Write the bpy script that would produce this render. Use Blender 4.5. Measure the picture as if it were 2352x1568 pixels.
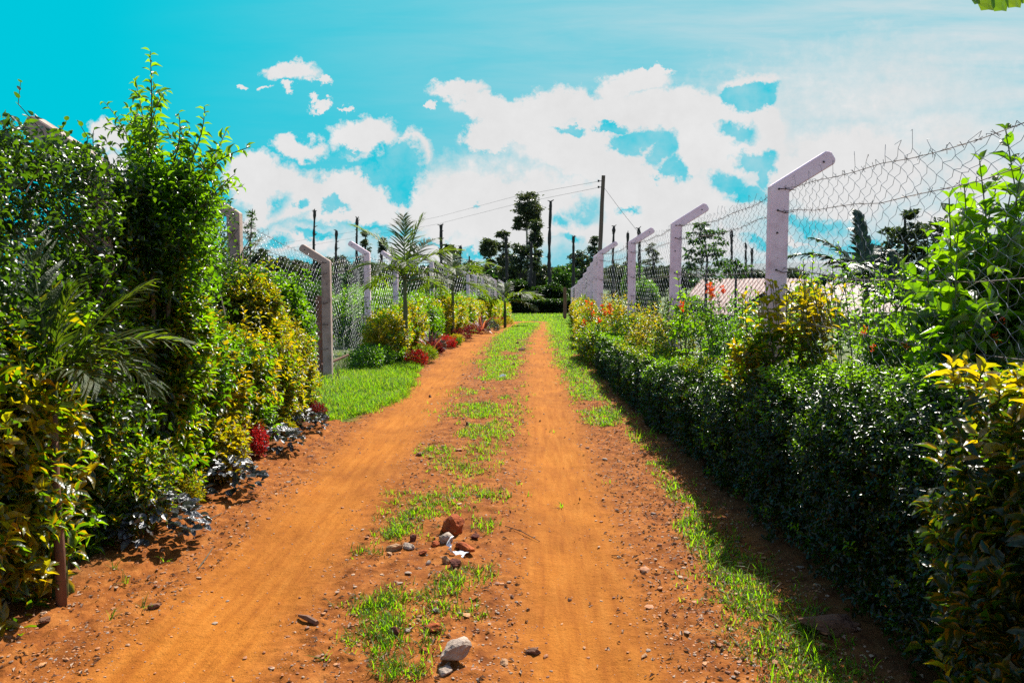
import bpy, bmesh, math
import numpy as np
from mathutils import Vector, Matrix

for o in list(bpy.data.objects):
    bpy.data.objects.remove(o)
SC = bpy.context.scene
COL = SC.collection
PI = math.pi
rad = math.radians

# ------------------------------------------------------------------ camera
F = 1829.0
CAMZ = 1.6
cam = bpy.data.cameras.new("camera")
cam.lens = 28.0
cam.sensor_width = 36.0
cam.clip_end = 8000
cam_o = bpy.data.objects.new("camera", cam)
COL.objects.link(cam_o)
cam_o.location = (0, 0, CAMZ)
cam_o.rotation_euler = (rad(90 - 4.47), 0, rad(1.19))
SC.camera = cam_o
_cm = np.array(cam_o.rotation_euler.to_matrix())

# ------------------------------------------------------------------ light
SUN_EL, SUN_AZ = 49.0, 23.0
sun = bpy.data.lights.new("sun", 'SUN')
sun.energy = 5.0
sun.angle = rad(0.5)
sun.color = (1.0, 0.95, 0.86)
sun_o = bpy.data.objects.new("sun", sun)
COL.objects.link(sun_o)
_sd = Vector((math.sin(rad(SUN_AZ)) * math.cos(rad(SUN_EL)), math.cos(rad(SUN_AZ)) * math.cos(rad(SUN_EL)), math.sin(rad(SUN_EL))))
sun_o.rotation_euler = (-_sd).to_track_quat('-Z', 'Y').to_euler()
SC.view_settings.view_transform = 'Standard'
SC.view_settings.look = 'None'
SC.view_settings.exposure = 1.0
SC.view_settings.gamma = 1.0
SC.view_settings.use_curve_mapping = False
SC.cycles.use_denoising = False
SC.cycles.max_bounces = 7
SC.cycles.diffuse_bounces = 3
SC.cycles.glossy_bounces = 3
SC.cycles.transmission_bounces = 5
SC.cycles.transparent_max_bounces = 8
SC.cycles.sample_clamp_indirect = 6.0
SC.cycles.caustics_reflective = False
SC.cycles.caustics_refractive = False


def ray(xd, yd):
    """direction through a point of the 2352 x 1568 photograph, scaled so that y = 1"""
    d = _cm @ np.array([(xd - 1176) / F, (784 - yd) / F, -1.0])
    return d / d[1]


def at(xd, yd, Y):
    d = ray(xd, yd)
    return np.array([d[0] * Y, Y, CAMZ + d[2] * Y])


# ------------------------------------------------------------------ noise helpers
def _hash(i, j, k):
    n = (i * 374761393 + j * 668265263 + k * 2147483647 + 1013904223) & 0xffffffff
    n = ((n ^ (n >> 13)) * 1274126177) & 0xffffffff
    n = n ^ (n >> 16)
    return (n & 0xffff) / 65535.0


def vnoise(x, y, z=0.0):
    x, y, z = np.broadcast_arrays(np.asarray(x, float), np.asarray(y, float), np.asarray(z, float))
    xi, yi, zi = np.floor(x).astype(np.int64), np.floor(y).astype(np.int64), np.floor(z).astype(np.int64)
    fx, fy, fz = x - xi, y - yi, z - zi
    fx, fy, fz = [t * t * (3 - 2 * t) for t in (fx, fy, fz)]
    r = 0
    for a in (0, 1):
        for b in (0, 1):
            for c in (0, 1):
                w = (fx if a else 1 - fx) * (fy if b else 1 - fy) * (fz if c else 1 - fz)
                r = r + w * _hash(xi + a, yi + b, zi + c)
    return r


def fbm(x, y, z=0.0, o=4):
    r, a, s = 0, 0.5, 1.0
    for _ in range(o):
        r = r + a * vnoise(x * s + 17.3 * _, y * s + 9.1 * _, np.asarray(z) * s)
        a *= .5
        s *= 2.03
    return r / (1 - .5 ** o)


def sstep(a, b, x):
    t = np.clip((np.asarray(x, float) - a) / (b - a), 0, 1)
    return t * t * (3 - 2 * t)


_ty = [-60, 17, 21, 24, 27, 31, 36, 41, 45, 49, 54, 60, 80, 150, 400, 900, 4000]
_tz = [0, 0, -.03, -.08, -.17, -.31, -.5, -.7, -.88, -1.05, -1.18, -1.25, -1.3, -1.6, -2.5, -4, -6]


def terr(x, y):
    return np.interp(y, _ty, _tz) + 0 * np.asarray(x, float)


def cx_of(y):
    """sideways drift of the lane with distance"""
    return np.interp(y, [0, 16, 22, 28, 36, 44, 50, 60], [0, 0, .08, .26, .5, .72, .9, 1.1])


def lanez(x, y):
    """height of the lane surface with its two wheel tracks"""
    x = np.asarray(x, float)
    y = np.asarray(y, float)
    l = x - cx_of(y)
    near = 1 - sstep(36, 44, y)
    t = np.exp(-((l - .26) / .34) ** 2) + np.exp(-((l + 1.42) / .36) ** 2)
    z = terr(x, y) - .035 * t * near + .015
    rough = 1 - .8 * np.clip(t, 0, 1)
    z = z + (fbm(x * 1.7, y * 1.1, 3.1, 3) - .5) * .06 * near
    z = z + (fbm(x * 9, y * 9, 5.7, 3) - .5) * .04 * rough + (fbm(x * 14, y * 3, 15.7, 3) - .5) * .012
    z = z + np.maximum(fbm(x * 28, y * 28, 8.2, 2) - .55, 0) * .05 * rough
    tread = np.sin(y * 70 + 6 * np.sin(l * 14)) * (np.exp(-((l + 1.83) / .09) ** 2) + np.exp(-((l + .98) / .08) ** 2) + np.exp(-((l - .66) / .10) ** 2)) * sstep(.45, .6, fbm(x * .9, y * .5, 12.0, 2))
    z = z + .007 * tread * (y < 14)
    z = z + np.where(l < -2.1, .02 + (-2.1 - l) * .06, 0) + np.where(l > 1.3, (l - 1.3) * .05, 0)
    return z


def gnd(xd, yd):
    Y = 8.0
    d = ray(xd, yd)
    for _ in range(25):
        z = float(lanez(d[0] * Y, Y))
        Y = .5 * Y + .5 * max(1.5, min(80, (z - CAMZ) / min(d[2], -1e-4)))
    return np.array([d[0] * Y, Y, float(lanez(d[0] * Y, Y))])


# ------------------------------------------------------------------ mesh building
class MB:
    def __init__(s):
        s.V, s.F, s.UV, s.M, s.n = [], [], [], [], 0

    def add(s, V, Fs, uv=None, mi=0):
        V = np.asarray(V, float).reshape(-1, 3)
        for f in Fs:
            f = np.asarray(f, np.int64)
            if f.size == 0:
                continue
            s.F.append(f + s.n)
            s.M.append(np.full(len(f), mi, np.int32))
        s.V.append(V)
        s.UV.append(np.zeros((len(V), 2)) if uv is None else np.asarray(uv, float).reshape(-1, 2))
        s.n += len(V)

    def build(s, name, mats, parent=None, smooth=False, loc=None):
        me = bpy.data.meshes.new(name)
        V = np.concatenate(s.V)
        if loc is not None:
            V = V - np.asarray(loc, float)
        li = np.concatenate([f.ravel() for f in s.F])
        lt = np.concatenate([np.full(len(f), f.shape[1], np.int32) for f in s.F])
        ls = np.concatenate([[0], np.cumsum(lt)[:-1]]).astype(np.int32)
        me.vertices.add(len(V))
        me.vertices.foreach_set("co", V.astype(np.float32).ravel())
        me.loops.add(len(li))
        me.loops.foreach_set("vertex_index", li.astype(np.int32))
        me.polygons.add(len(lt))
        me.polygons.foreach_set("loop_start", ls)
        me.polygons.foreach_set("loop_total", lt)
        me.polygons.foreach_set("material_index", np.concatenate(s.M))
        me.polygons.foreach_set("use_smooth", np.full(len(lt), smooth))
        uvl = me.uv_layers.new(name="UVMap")
        uvl.data.foreach_set("uv", np.concatenate(s.UV)[li].astype(np.float32).ravel())
        me.update(calc_edges=True)
        for m in (mats if isinstance(mats, (list, tuple)) else [mats]):
            me.materials.append(m)
        o = bpy.data.objects.new(name, me)
        COL.objects.link(o)
        if parent is not None:
            o.parent = parent
            if loc is not None:
                o.location = np.asarray(loc) - np.asarray(parent.location)
            else:
                o.matrix_parent_inverse = Matrix.Translation(parent.location).inverted()
        elif loc is not None:
            o.location = loc
        return o


def tag(o, label=None, cat=None, group=None, kind=None):
    if label:
        o["label"] = label
    if cat:
        o["category"] = cat
    if group:
        o["group"] = group
    if kind:
        o["kind"] = kind
    return o


def empty(name, loc, label, cat, group=None):
    o = bpy.data.objects.new(name, None)
    o.empty_display_size = .1
    COL.objects.link(o)
    o.location = [float(v) for v in loc]
    return tag(o, label, cat, group)


def nrm(a):
    return a / np.maximum(np.linalg.norm(a, axis=-1, keepdims=True), 1e-9)


def tube(mb, pts, rs, sides=5, mi=0, cap=True):
    P = np.asarray(pts, float)
    n = len(P)
    rs = np.broadcast_to(np.asarray(rs, float), (n,))
    T = nrm(np.gradient(P, axis=0))
    ref = np.array([0.0, 0, 1]) if abs(T[:, 2]).mean() < .8 else np.array([1.0, 0, 0])
    A = nrm(np.cross(T, ref))
    B = np.cross(T, A)
    a = np.arange(sides) / sides * 2 * PI
    V = P[:, None] + rs[:, None, None] * (np.cos(a)[None, :, None] * A[:, None] + np.sin(a)[None, :, None] * B[:, None])
    i = np.arange(n - 1)[:, None] * sides
    j = np.arange(sides)[None]
    k = (j + 1) % sides
    q = np.stack([i + j, i + k, i + sides + k, i + sides + j], -1).reshape(-1, 4)
    fs = [q]
    if cap:
        fs += [np.arange(sides)[None, ::-1], (np.arange(sides) + (n - 1) * sides)[None]]
    uv = np.stack(np.broadcast_arrays(j / sides, np.arange(n)[:, None] / max(1, n - 1)), -1)
    mb.add(V.reshape(-1, 3), fs, uv.reshape(-1, 2), mi)


def segs(mb, A, B, r, mi=0):
    """many thin three-sided wires at once"""
    A = np.asarray(A, float)
    B = np.asarray(B, float)
    n = len(A)
    T = nrm(B - A)
    ref = np.where(np.abs(T[:, 2:3]) < .8, np.array([[0, 0, 1.0]]), np.array([[1.0, 0, 0]]))
    U = nrm(np.cross(T, ref))
    W = np.cross(T, U)
    a = np.array([0, 2.094, 4.189])
    ring = r * (np.cos(a)[None, :, None] * U[:, None] + np.sin(a)[None, :, None] * W[:, None])
    V = np.concatenate([A[:, None] + ring, B[:, None] + ring], 1)
    q = np.array([[0, 1, 4, 3], [1, 2, 5, 4], [2, 0, 3, 5]])
    mb.add(V.reshape(-1, 3), [(np.arange(n)[:, None, None] * 6 + q[None]).reshape(-1, 4)], None, mi)


def box(mb, c, h, rot=None, mi=0):
    v = np.array([[x, y, z] for x in (-1, 1) for y in (-1, 1) for z in (-1, 1)], float) * np.asarray(h, float)
    if rot is not None:
        v = v @ np.asarray(rot).T
    f = np.array([[0, 1, 3, 2], [4, 6, 7, 5], [0, 4, 5, 1], [2, 3, 7, 6], [0, 2, 6, 4], [1, 5, 7, 3]])
    mb.add(v + np.asarray(c, float), [f], None, mi)


# leaf outlines: x across, y along, z above the blade
LEAF = {
    'l6': (np.array([[0, 0, 0], [-.5, .33, .1], [0, .33, -.03], [.5, .33, .1], [-.40, .64, .06], [0, .64, -.1], [.40, .64, .06], [0, 1, -.26]], float),
           [np.array([[0, 2, 1], [0, 3, 2], [4, 5, 7], [5, 6, 7]]), np.array([[1, 2, 5, 4], [2, 3, 6, 5]])],
           np.array([[.5, 0], [0, .33], [.5, .33], [1, .33], [.02, .64], [.5, .64], [.98, .64], [.5, 1]])),
    'l2': (np.array([[0, 0, 0], [-.5, .45, .09], [0, 1, -.12], [.5, .45, .09]], float),
           [np.array([[0, 2, 1], [0, 3, 2]])], np.array([[.5, 0], [0, .45], [.5, 1], [1, .45]])),
    'rd': (np.array([[0, 0, 0], [-.42, .18, .05], [-.5, .55, .08], [-.25, .9, 0], [0, 1, -.06], [.25, .9, 0], [.5, .55, .08], [.42, .18, .05], [0, .5, -.04]], float),
           [np.array([[8, 1, 0], [8, 2, 1], [8, 3, 2], [8, 4, 3], [8, 5, 4], [8, 6, 5], [8, 7, 6], [8, 0, 7]])],
           np.array([[.5, 0], [.08, .18], [0, .55], [.25, .9], [.5, 1], [.75, .9], [1, .55], [.92, .18], [.5, .5]])),
    'bl': (np.array([[-.5, 0, 0], [.5, 0, 0], [-.42, .4, -.05], [.42, .4, -.05], [-.28, .75, -.2], [.28, .75, -.2], [0, 1, -.42]], float),
           [np.array([[0, 1, 3, 2], [2, 3, 5, 4]]), np.array([[4, 5, 6]])],
           np.array([[0, 0], [1, 0], [0, .4], [1, .4], [.1, .75], [.9, .75], [.5, 1]])),
    'fr': (np.array([[-.3, 0, 0], [.3, 0, 0], [-.5, .3, .0], [.5, .3, .0], [-.4, .65, -.06], [.4, .65, -.06], [0, 1, -.2]], float),
           [np.array([[0, 1, 3, 2], [2, 3, 5, 4]]), np.array([[4, 5, 6]])],
           np.array([[0, 0], [1, 0], [0, .3], [1, .3], [.1, .65], [.9, .65], [.5, 1]])),
}


def leaves(mb, P, D, U, L, W, tpl='l2', droop=1.0, mi=0):
    P = np.asarray(P, float)
    n = len(P)
    if n == 0:
        return
    D = nrm(np.broadcast_to(D, (n, 3)))
    S = np.cross(D, U)
    bad = np.linalg.norm(S, axis=1) < 1e-3
    S[bad] = np.cross(D[bad], [.3, .8, .5])
    S = nrm(S)
    N = np.cross(S, D)
    T, Fs, uv = LEAF[tpl]
    L = np.broadcast_to(np.asarray(L, float), (n,))[:, None, None]
    W = np.broadcast_to(np.asarray(W, float), (n,))[:, None, None]
    dr = np.broadcast_to(np.asarray(droop, float), (n,))[:, None]
    k = len(T)
    V = P[:, None] + T[None, :, 0:1] * W * S[:, None] + T[None, :, 1:2] * L * D[:, None] + (T[None, :, 2] * dr)[:, :, None] * L * N[:, None]
    fs = [(np.arange(n)[:, None, None] * k + f[None]).reshape(-1, f.shape[1]) for f in Fs]
    mb.add(V.reshape(-1, 3), fs, np.tile(uv, (n, 1)), mi)


def rdir(R, n):
    return nrm(R.normal(size=(n, 3)))


def shoots(R, mb, tips, D, slen, nl, L, asp, tpl, mi=0, open_=(78, 28), stem=None, smi=0, stem_r=.0022, jit=.35, droop=None):
    """leafy twigs ending at TIPS, pointing along D, leaves in a spiral with a rosette at the end"""
    tips = np.asarray(tips, float)
    n = len(tips)
    if n == 0:
        return
    D = nrm(D)
    base = tips - D * (np.broadcast_to(slen, (n,))[:, None])
    ref = nrm(np.cross(D, rdir(R, n)))
    b2 = np.cross(D, ref)
    ph = R.rand(n) * 6.28
    for j in range(nl):
        t = (j + .2 + .6 * R.rand(n)) / nl
        a = ph + j * 2.399 + R.normal(size=n) * .25
        perp = np.cos(a)[:, None] * ref + np.sin(a)[:, None] * b2
        op = np.radians(open_[0] + (open_[1] - open_[0]) * t ** 1.5) + R.normal(size=n) * .15
        ax = np.cos(op)[:, None] * D + np.sin(op)[:, None] * perp + R.normal(size=(n, 3)) * jit * .5
        up = D + np.array([0, 0, .5]) + R.normal(size=(n, 3)) * jit
        size = L * (.65 + .5 * R.rand(n)) * (1 - .45 * np.maximum(t - .6, 0) / .4)
        leaves(mb, base + D * (np.broadcast_to(slen, (n,)) * t)[:, None], ax, up, size, size * asp, tpl, (.6 + 1.1 * R.rand(n)) if droop is None else droop, mi)
    if stem is not None:
        segs(stem, base, tips, stem_r, smi)


# ------------------------------------------------------------------ materials
def newmat(name):
    m = bpy.data.materials.new(name)
    m.use_nodes = True
    m.node_tree.nodes.clear()
    return m, m.node_tree.nodes, m.node_tree.links


def ramp(N, fac, cols, L, interp='LINEAR'):
    r = N.new('ShaderNodeValToRGB')
    r.color_ramp.interpolation = interp
    el = r.color_ramp.elements
    while len(el) < len(cols):
        el.new(.5)
    for e, (p, c) in zip(el, cols):
        e.position = p
        e.color = (*c, 1) if len(c) == 3 else c
    if fac is not None:
        L.new(fac, r.inputs['Fac'])
    return r.outputs['Color']


def mixc(N, L, f, a, b, mode='MIX'):
    m = N.new('ShaderNodeMix')
    m.data_type = 'RGBA'
    m.blend_type = mode
    for s, v in ((m.inputs[0], f), (m.inputs[6], a), (m.inputs[7], b)):
        if hasattr(v, 'is_linked'):
            L.new(v, s)
        elif isinstance(v, tuple):
            s.default_value = (*v, 1) if len(v) == 3 else v
        else:
            s.default_value = v
    return m.outputs[2]


def mth(N, L, op, a, b=None, c=None, clamp=False):
    m = N.new('ShaderNodeMath')
    m.operation = op
    m.use_clamp = clamp
    for s, v in zip(m.inputs, (a, b, c)):
        if v is None:
            continue
        if hasattr(v, 'is_linked'):
            L.new(v, s)
        else:
            s.default_value = v
    return m.outputs[0]


def noise(N, L, scale, detail=4, rough=.55, vec=None, dist=0):
    n = N.new('ShaderNodeTexNoise')
    n.inputs['Scale'].default_value = scale
    n.inputs['Detail'].default_value = detail
    n.inputs['Roughness'].default_value = rough
    n.inputs['Distortion'].default_value = dist
    if vec is not None:
        L.new(vec, n.inputs['Vector'])
    return n.outputs['Fac']


def leafmat(name, dif, tra, margin=None, mtra=None, mw=.6, rough=.38, tmix=.5, spec=.5, sheen=None):
    """two-sided leaf: glossy skin, light coming through, colour varying leaf by leaf; margin = coloured leaf edge"""
    m, N, L = newmat(name)
    g = N.new('ShaderNodeNewGeometry')
    rnd = g.outputs['Random Per Island']
    k = len(dif)
    d = ramp(N, rnd, [(i / (k - 1), c) for i, c in enumerate(dif)], L)
    t = ramp(N, rnd, [(i / (len(tra) - 1), c) for i, c in enumerate(tra)], L)
    uv = N.new('ShaderNodeUVMap')
    sp = N.new('ShaderNodeSeparateXYZ')
    L.new(uv.outputs[0], sp.inputs[0])
    e = mth(N, L, 'MULTIPLY', mth(N, L, 'ABSOLUTE', mth(N, L, 'SUBTRACT', sp.outputs[0], .5)), 2)
    if margin:
        rr = mth(N, L, 'MULTIPLY_ADD', mth(N, L, 'FRACT', mth(N, L, 'MULTIPLY', rnd, 37.7)), .5, mw - .25)
        ns = noise(N, L, 90, 2)
        ee = mth(N, L, 'ADD', e, mth(N, L, 'MULTIPLY_ADD', ns, .5, -.25))
        f = mth(N, L, 'MULTIPLY', mth(N, L, 'SUBTRACT', ee, rr), 9, clamp=True)
        d = mixc(N, L, f, d, margin)
        t = mixc(N, L, f, t, mtra)
    else:
        v = mth(N, L, 'LESS_THAN', e, .06)
        d = mixc(N, L, mth(N, L, 'MULTIPLY', v, .35), d, tuple(min(1, c * 2.2) for c in dif[-1]))
    p = N.new('ShaderNodeBsdfPrincipled')
    L.new(d, p.inputs['Base Color'])
    p.inputs['Roughness'].default_value = rough
    p.inputs['Specular IOR Level'].default_value = spec
    if sheen:
        p.inputs['Coat Weight'].default_value = sheen
        p.inputs['Coat Roughness'].default_value = .3
    b = N.new('ShaderNodeBump')
    b.inputs['Strength'].default_value = .5
    b.inputs['Distance'].default_value = .012
    L.new(noise(N, L, 55, 1), b.inputs['Height'])
    L.new(b.outputs[0], p.inputs['Normal'])
    tr = N.new('ShaderNodeBsdfTranslucent')
    L.new(t, tr.inputs['Color'])
    mx = N.new('ShaderNodeMixShader')
    mx.inputs[0].default_value = tmix
    L.new(p.outputs[0], mx.inputs[1])
    L.new(tr.outputs[0], mx.inputs[2])
    o = N.new('ShaderNodeOutputMaterial')
    L.new(mx.outputs[0], o.inputs[0])
    return m


def solid(name, cols, scale=8, rough=.8, bump=.2, bscale=40, metal=0, stretch=None, spec=.4, dist=0.01, fine=None):
    """matt surface with two or three noise-mixed colours and a fine bump"""
    m, N, L = newmat(name)
    tc = N.new('ShaderNodeTexCoord')
    vec = tc.outputs['Object']
    if stretch:
        mp = N.new('ShaderNodeMapping')
        mp.inputs['Scale'].default_value = stretch
        L.new(vec, mp.inputs['Vector'])
        vec = mp.outputs[0]
    nf = noise(N, L, scale, 6, .6, vec)
    k = len(cols)
    c = ramp(N, nf, [(.3 + .4 * i / max(1, k - 1), c) for i, c in enumerate(cols)], L)
    if fine:
        n2 = noise(N, L, fine[0], 2, .5, vec)
        c = mixc(N, L, mth(N, L, 'MULTIPLY', mth(N, L, 'GREATER_THAN', n2, fine[1]), fine[3]), c, fine[2])
    p = N.new('ShaderNodeBsdfPrincipled')
    L.new(c, p.inputs['Base Color'])
    p.inputs['Roughness'].default_value = rough
    p.inputs['Metallic'].default_value = metal
    p.inputs['Specular IOR Level'].default_value = spec
    b = N.new('ShaderNodeBump')
    b.inputs['Strength'].default_value = bump
    b.inputs['Distance'].default_value = dist
    L.new(noise(N, L, bscale, 5, .6, vec), b.inputs['Height'])
    L.new(b.outputs[0], p.inputs['Normal'])
    o = N.new('ShaderNodeOutputMaterial')
    L.new(p.outputs[0], o.inputs[0])
    return m


# ------------------------------------------------------------------ sky
def make_world():
    w = bpy.data.worlds.new("World")
    SC.world = w
    w.use_nodes = True
    N, L = w.node_tree.nodes, w.node_tree.links
    N.clear()
    sky = N.new('ShaderNodeTexSky')
    sky.sky_type = 'NISHITA'
    sky.sun_disc = False
    sky.sun_elevation = rad(SUN_EL)
    sky.sun_rotation = rad(SUN_AZ)
    sky.air_density = 1.0
    sky.dust_density = .6
    tc = N.new('ShaderNodeTexCoord')
    sep = N.new('ShaderNodeSeparateXYZ')
    L.new(tc.outputs['Generated'], sep.inputs[0])
    yy = mth(N, L, 'MAXIMUM', sep.outputs[1], .02)
    cmb = N.new('ShaderNodeCombineXYZ')
    L.new(mth(N, L, 'DIVIDE', sep.outputs[0], yy), cmb.inputs[0])
    L.new(mth(N, L, 'DIVIDE', sep.outputs[2], yy), cmb.inputs[1])
    p0 = cmb.outputs[0]

    def vm(op, a, b=None, sc=None):
        n = N.new('ShaderNodeVectorMath')
        n.operation = op
        for s, v in ((n.inputs[0], a), (n.inputs[1], b)):
            if v is None:
                continue
            if hasattr(v, 'is_linked'):
                L.new(v, s)
            else:
                s.default_value = v
        if sc is not None:
            n.inputs['Scale'].default_value = sc
        return n.outputs['Value'] if op == 'LENGTH' else n.outputs[0]

    def cnoise(scale, det, amp, rough=.6):
        n = N.new('ShaderNodeTexNoise')
        n.inputs['Scale'].default_value = scale
        n.inputs['Detail'].default_value = det
        n.inputs['Roughness'].default_value = rough
        L.new(p0, n.inputs['Vector'])
        return vm('SCALE', vm('SUBTRACT', n.outputs['Color'], (.5, .5, .5)), sc=amp)

    pw = vm('ADD', vm('ADD', p0, cnoise(7, 3, .09)), cnoise(30, 9, .055, .72))
    edge = noise(N, L, 60, 8, .65, p0)

    def field(items):
        acc = None
        for cx, cy, rx, ry, k in items:
            d = ray(cx, cy)
            q = vm('MULTIPLY', vm('SUBTRACT', pw, (d[0], d[2], 0)), (F / rx, F / ry, 0))
            v = mth(N, L, 'MULTIPLY', mth(N, L, 'SUBTRACT', 1.0, vm('LENGTH', q)), k)
            acc = v if acc is None else mth(N, L, 'MAXIMUM', acc, v)
        return acc

    H, S = 3.4, 2.1
    clouds = [
        (680, 172, 60, 32, H), (745, 190, 26, 13, H), (630, 220, 22, 9, H), (580, 209, 18, 8, 4), (690, 219, 15, 9, H), (745, 250, 24, 15, 4), (792, 261, 16, 8, 4),
        (975, 252, 18, 12, 5), (1040, 212, 72, 30, H), (1130, 246, 105, 36, H), (1250, 250, 120, 44, H), (1350, 240, 120, 50, H), (1440, 190, 84, 36, H), (1485, 166, 48, 13, H),
        (1560, 265, 210, 70, H), (1735, 200, 92, 60, H), (1700, 290, 160, 80, H), (1500, 340, 430, 110, 3), (1200, 300, 130, 60, 4), (1130, 318, 66, 60, 5),
        (830, 325, 80, 40, H), (680, 345, 76, 28, H), (930, 365, 62, 48, H), (560, 405, 66, 56, 4), (640, 450, 140, 75, 4), (820, 450, 170, 70, 5), (910, 425, 85, 60, H),
        (1150, 480, 330, 130, S), (1450, 480, 380, 130, S), (700, 560, 220, 60, 1.4), (1000, 570, 250, 70, 1.5), (1950, 400, 320, 130, S), (2150, 320, 330, 90, .9), (2000, 240, 480, 150, .8),
        (1600, 570, 260, 80, 1.5), (1950, 600, 220, 30, 2), (2200, 500, 170, 60, 1.5), (1900, 545, 160, 10, 3), (2250, 420, 220, 100, 1.2), (600, 500, 150, 30, 1.5), (250, 300, 60, 40, 4), (270, 380, 80, 50, 3)]
    holes = [
        (1735, 208, 76, 40, 8), (1690, 292, 56, 24, 3), (1322, 300, 34, 13, 4), (1400, 290, 34, 22, 5), (1455, 325, 60, 36, 6), (1515, 360, 40, 44, 5), (1545, 405, 22, 30, 4),
        (1735, 362, 56, 34, 5), (1660, 425, 52, 36, 4), (1720, 445, 60, 24, 4), (1762, 400, 24, 40, 4), (905, 385, 66, 48, 6), (940, 425, 46, 42, 6), (860, 390, 30, 20, 5), (800, 350, 46, 9, 3),
        (780, 465, 46, 18, 5), (690, 472, 22, 18, 4), (640, 470, 26, 40, 1.6), (1340, 478, 44, 30, 2), (1290, 500, 26, 20, 2), (740, 542, 70, 12, 3), (900, 520, 90, 12, 2.5), (1000, 545, 60, 10, 3),
        (1860, 500, 130, 22, 3), (1960, 546, 130, 12, 3), (1750, 560, 60, 18, 2.5), (1090, 585, 60, 10, 2.5), (1300, 545, 50, 16, 2.5), (1440, 470, 30, 9, 2), (540, 470, 30, 26, 1.5), (650, 560, 40, 16, 2.5), (1085, 470, 10, 8, 3)]
    cl = mth(N, L, 'ADD', field(clouds), mth(N, L, 'MULTIPLY_ADD', edge, .9, -.42), clamp=True)
    ho = mth(N, L, 'ADD', mth(N, L, 'MULTIPLY', field(holes), .62), mth(N, L, 'MULTIPLY_ADD', edge, 1.1, -.42), clamp=True)
    soft = noise(N, L, 16, 6, .6, p0)
    ho = mth(N, L, 'MULTIPLY', ho, mth(N, L, 'MULTIPLY_ADD', soft, .9, .42), clamp=True)
    ho = mth(N, L, 'MULTIPLY', ho, .97)
    white = mth(N, L, 'MULTIPLY', cl, mth(N, L, 'SUBTRACT', 1.0, ho))
    # thin high streaks, thicker towards the sun
    mp = N.new('ShaderNodeMapping')
    mp.inputs['Rotation'].default_value = (0, 0, rad(-8))
    mp.inputs['Scale'].default_value = (1.2, 9, 1)
    L.new(p0, mp.inputs['Vector'])
    st = noise(N, L, 3.2, 7, .62, mp.outputs[0], .4)
    sx = N.new('ShaderNodeSeparateXYZ')
    L.new(p0, sx.inputs[0])
    rt = N.new('ShaderNodeMapRange')
    rt.interpolation_type = 'SMOOTHSTEP'
    rt.inputs[1].default_value = -.55
    rt.inputs[2].default_value = .65
    rt.inputs[3].default_value = 0.0
    rt.inputs[4].default_value = 1.0
    L.new(sx.outputs[0], rt.inputs[0])
    veil = mth(N, L, 'MULTIPLY', rt.outputs[0], mth(N, L, 'MULTIPLY_ADD', st, 1.3, .1), clamp=True)
    veil = mth(N, L, 'MULTIPLY', veil, mth(N, L, 'SUBTRACT', 1.0, ho))
    base = mixc(N, L, veil, (.0, .575, .72), (.66, .74, .77))
    shade = mth(N, L, 'ADD', mth(N, L, 'MULTIPLY_ADD', edge, .08, .66), mth(N, L, 'MULTIPLY', noise(N, L, 9, 5, .6, p0), .17))
    wc = N.new('ShaderNodeCombineColor')
    for i in range(3):
        L.new(shade, wc.inputs[i])
    col = mixc(N, L, white, base, wc.outputs[0])
    bg1 = N.new('ShaderNodeBackground')
    L.new(sky.outputs[0], bg1.inputs[0])
    bg1.inputs[1].default_value = .11
    bg2 = N.new('ShaderNodeBackground')
    L.new(col, bg2.inputs[0])
    bg2.inputs[1].default_value = .5
    front = N.new('ShaderNodeMapRange')
    front.interpolation_type = 'SMOOTHSTEP'
    front.inputs[1].default_value = .3
    front.inputs[2].default_value = .6
    L.new(sep.outputs[1], front.inputs[0])
    low = N.new('ShaderNodeMapRange')
    low.interpolation_type = 'SMOOTHSTEP'
    low.inputs[1].default_value = .75
    low.inputs[2].default_value = .5
    L.new(sep.outputs[2], low.inputs[0])
    fm = mth(N, L, 'MULTIPLY', front.outputs[0], low.outputs[0])
    mx = N.new('ShaderNodeMixShader')
    L.new(fm, mx.inputs[0])
    L.new(bg1.outputs[0], mx.inputs[1])
    L.new(bg2.outputs[0], mx.inputs[2])
    out = N.new('ShaderNodeOutputWorld')
    L.new(mx.outputs[0], out.inputs[0])


make_world()

# ------------------------------------------------------------------ palette
M = {}
M['climber'] = leafmat('climber_leaf', [(.007, .016, .004), (.016, .034, .006)], [(.06, .15, .003), (.14, .28, .004)], rough=.3)
M['green'] = leafmat('green_leaf', [(.011, .028, .004), (.022, .048, .006)], [(.10, .28, .003), (.24, .48, .004)], rough=.32)
M['bright'] = leafmat('bright_green_leaf', [(.018, .044, .004), (.034, .066, .006)], [(.17, .40, .003), (.34, .60, .004)], rough=.34)
M['small'] = leafmat('clipped_hedge_leaf', [(.006, .015, .004), (.013, .028, .005)], [(.02, .055, .003), (.06, .13, .004)], rough=.3)  # leaf colour kept very dark so the hedge face reads as deep shade
M['vari_shade'] = leafmat('shaded_variegated_leaf', [(.008, .02, .003), (.02, .04, .005)], [(.04, .10, .003), (.10, .17, .004)], (.12, .09, .004), (.30, .20, .004), mw=.6, rough=.34)  # darker copy of the variegated leaf, with shade mixed into its colour
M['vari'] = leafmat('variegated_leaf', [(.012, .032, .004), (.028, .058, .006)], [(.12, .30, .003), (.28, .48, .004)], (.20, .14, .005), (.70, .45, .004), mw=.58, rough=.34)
M['yellow'] = leafmat('yellow_leaf', [(.035, .06, .005), (.12, .10, .005), (.18, .13, .005)], [(.24, .42, .004), (.55, .46, .004), (.74, .46, .004)], rough=.36)
M['gold'] = leafmat('gold_leaf', [(.05, .07, .005), (.15, .13, .005)], [(.38, .46, .004), (.80, .52, .004)], rough=.34)
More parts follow.
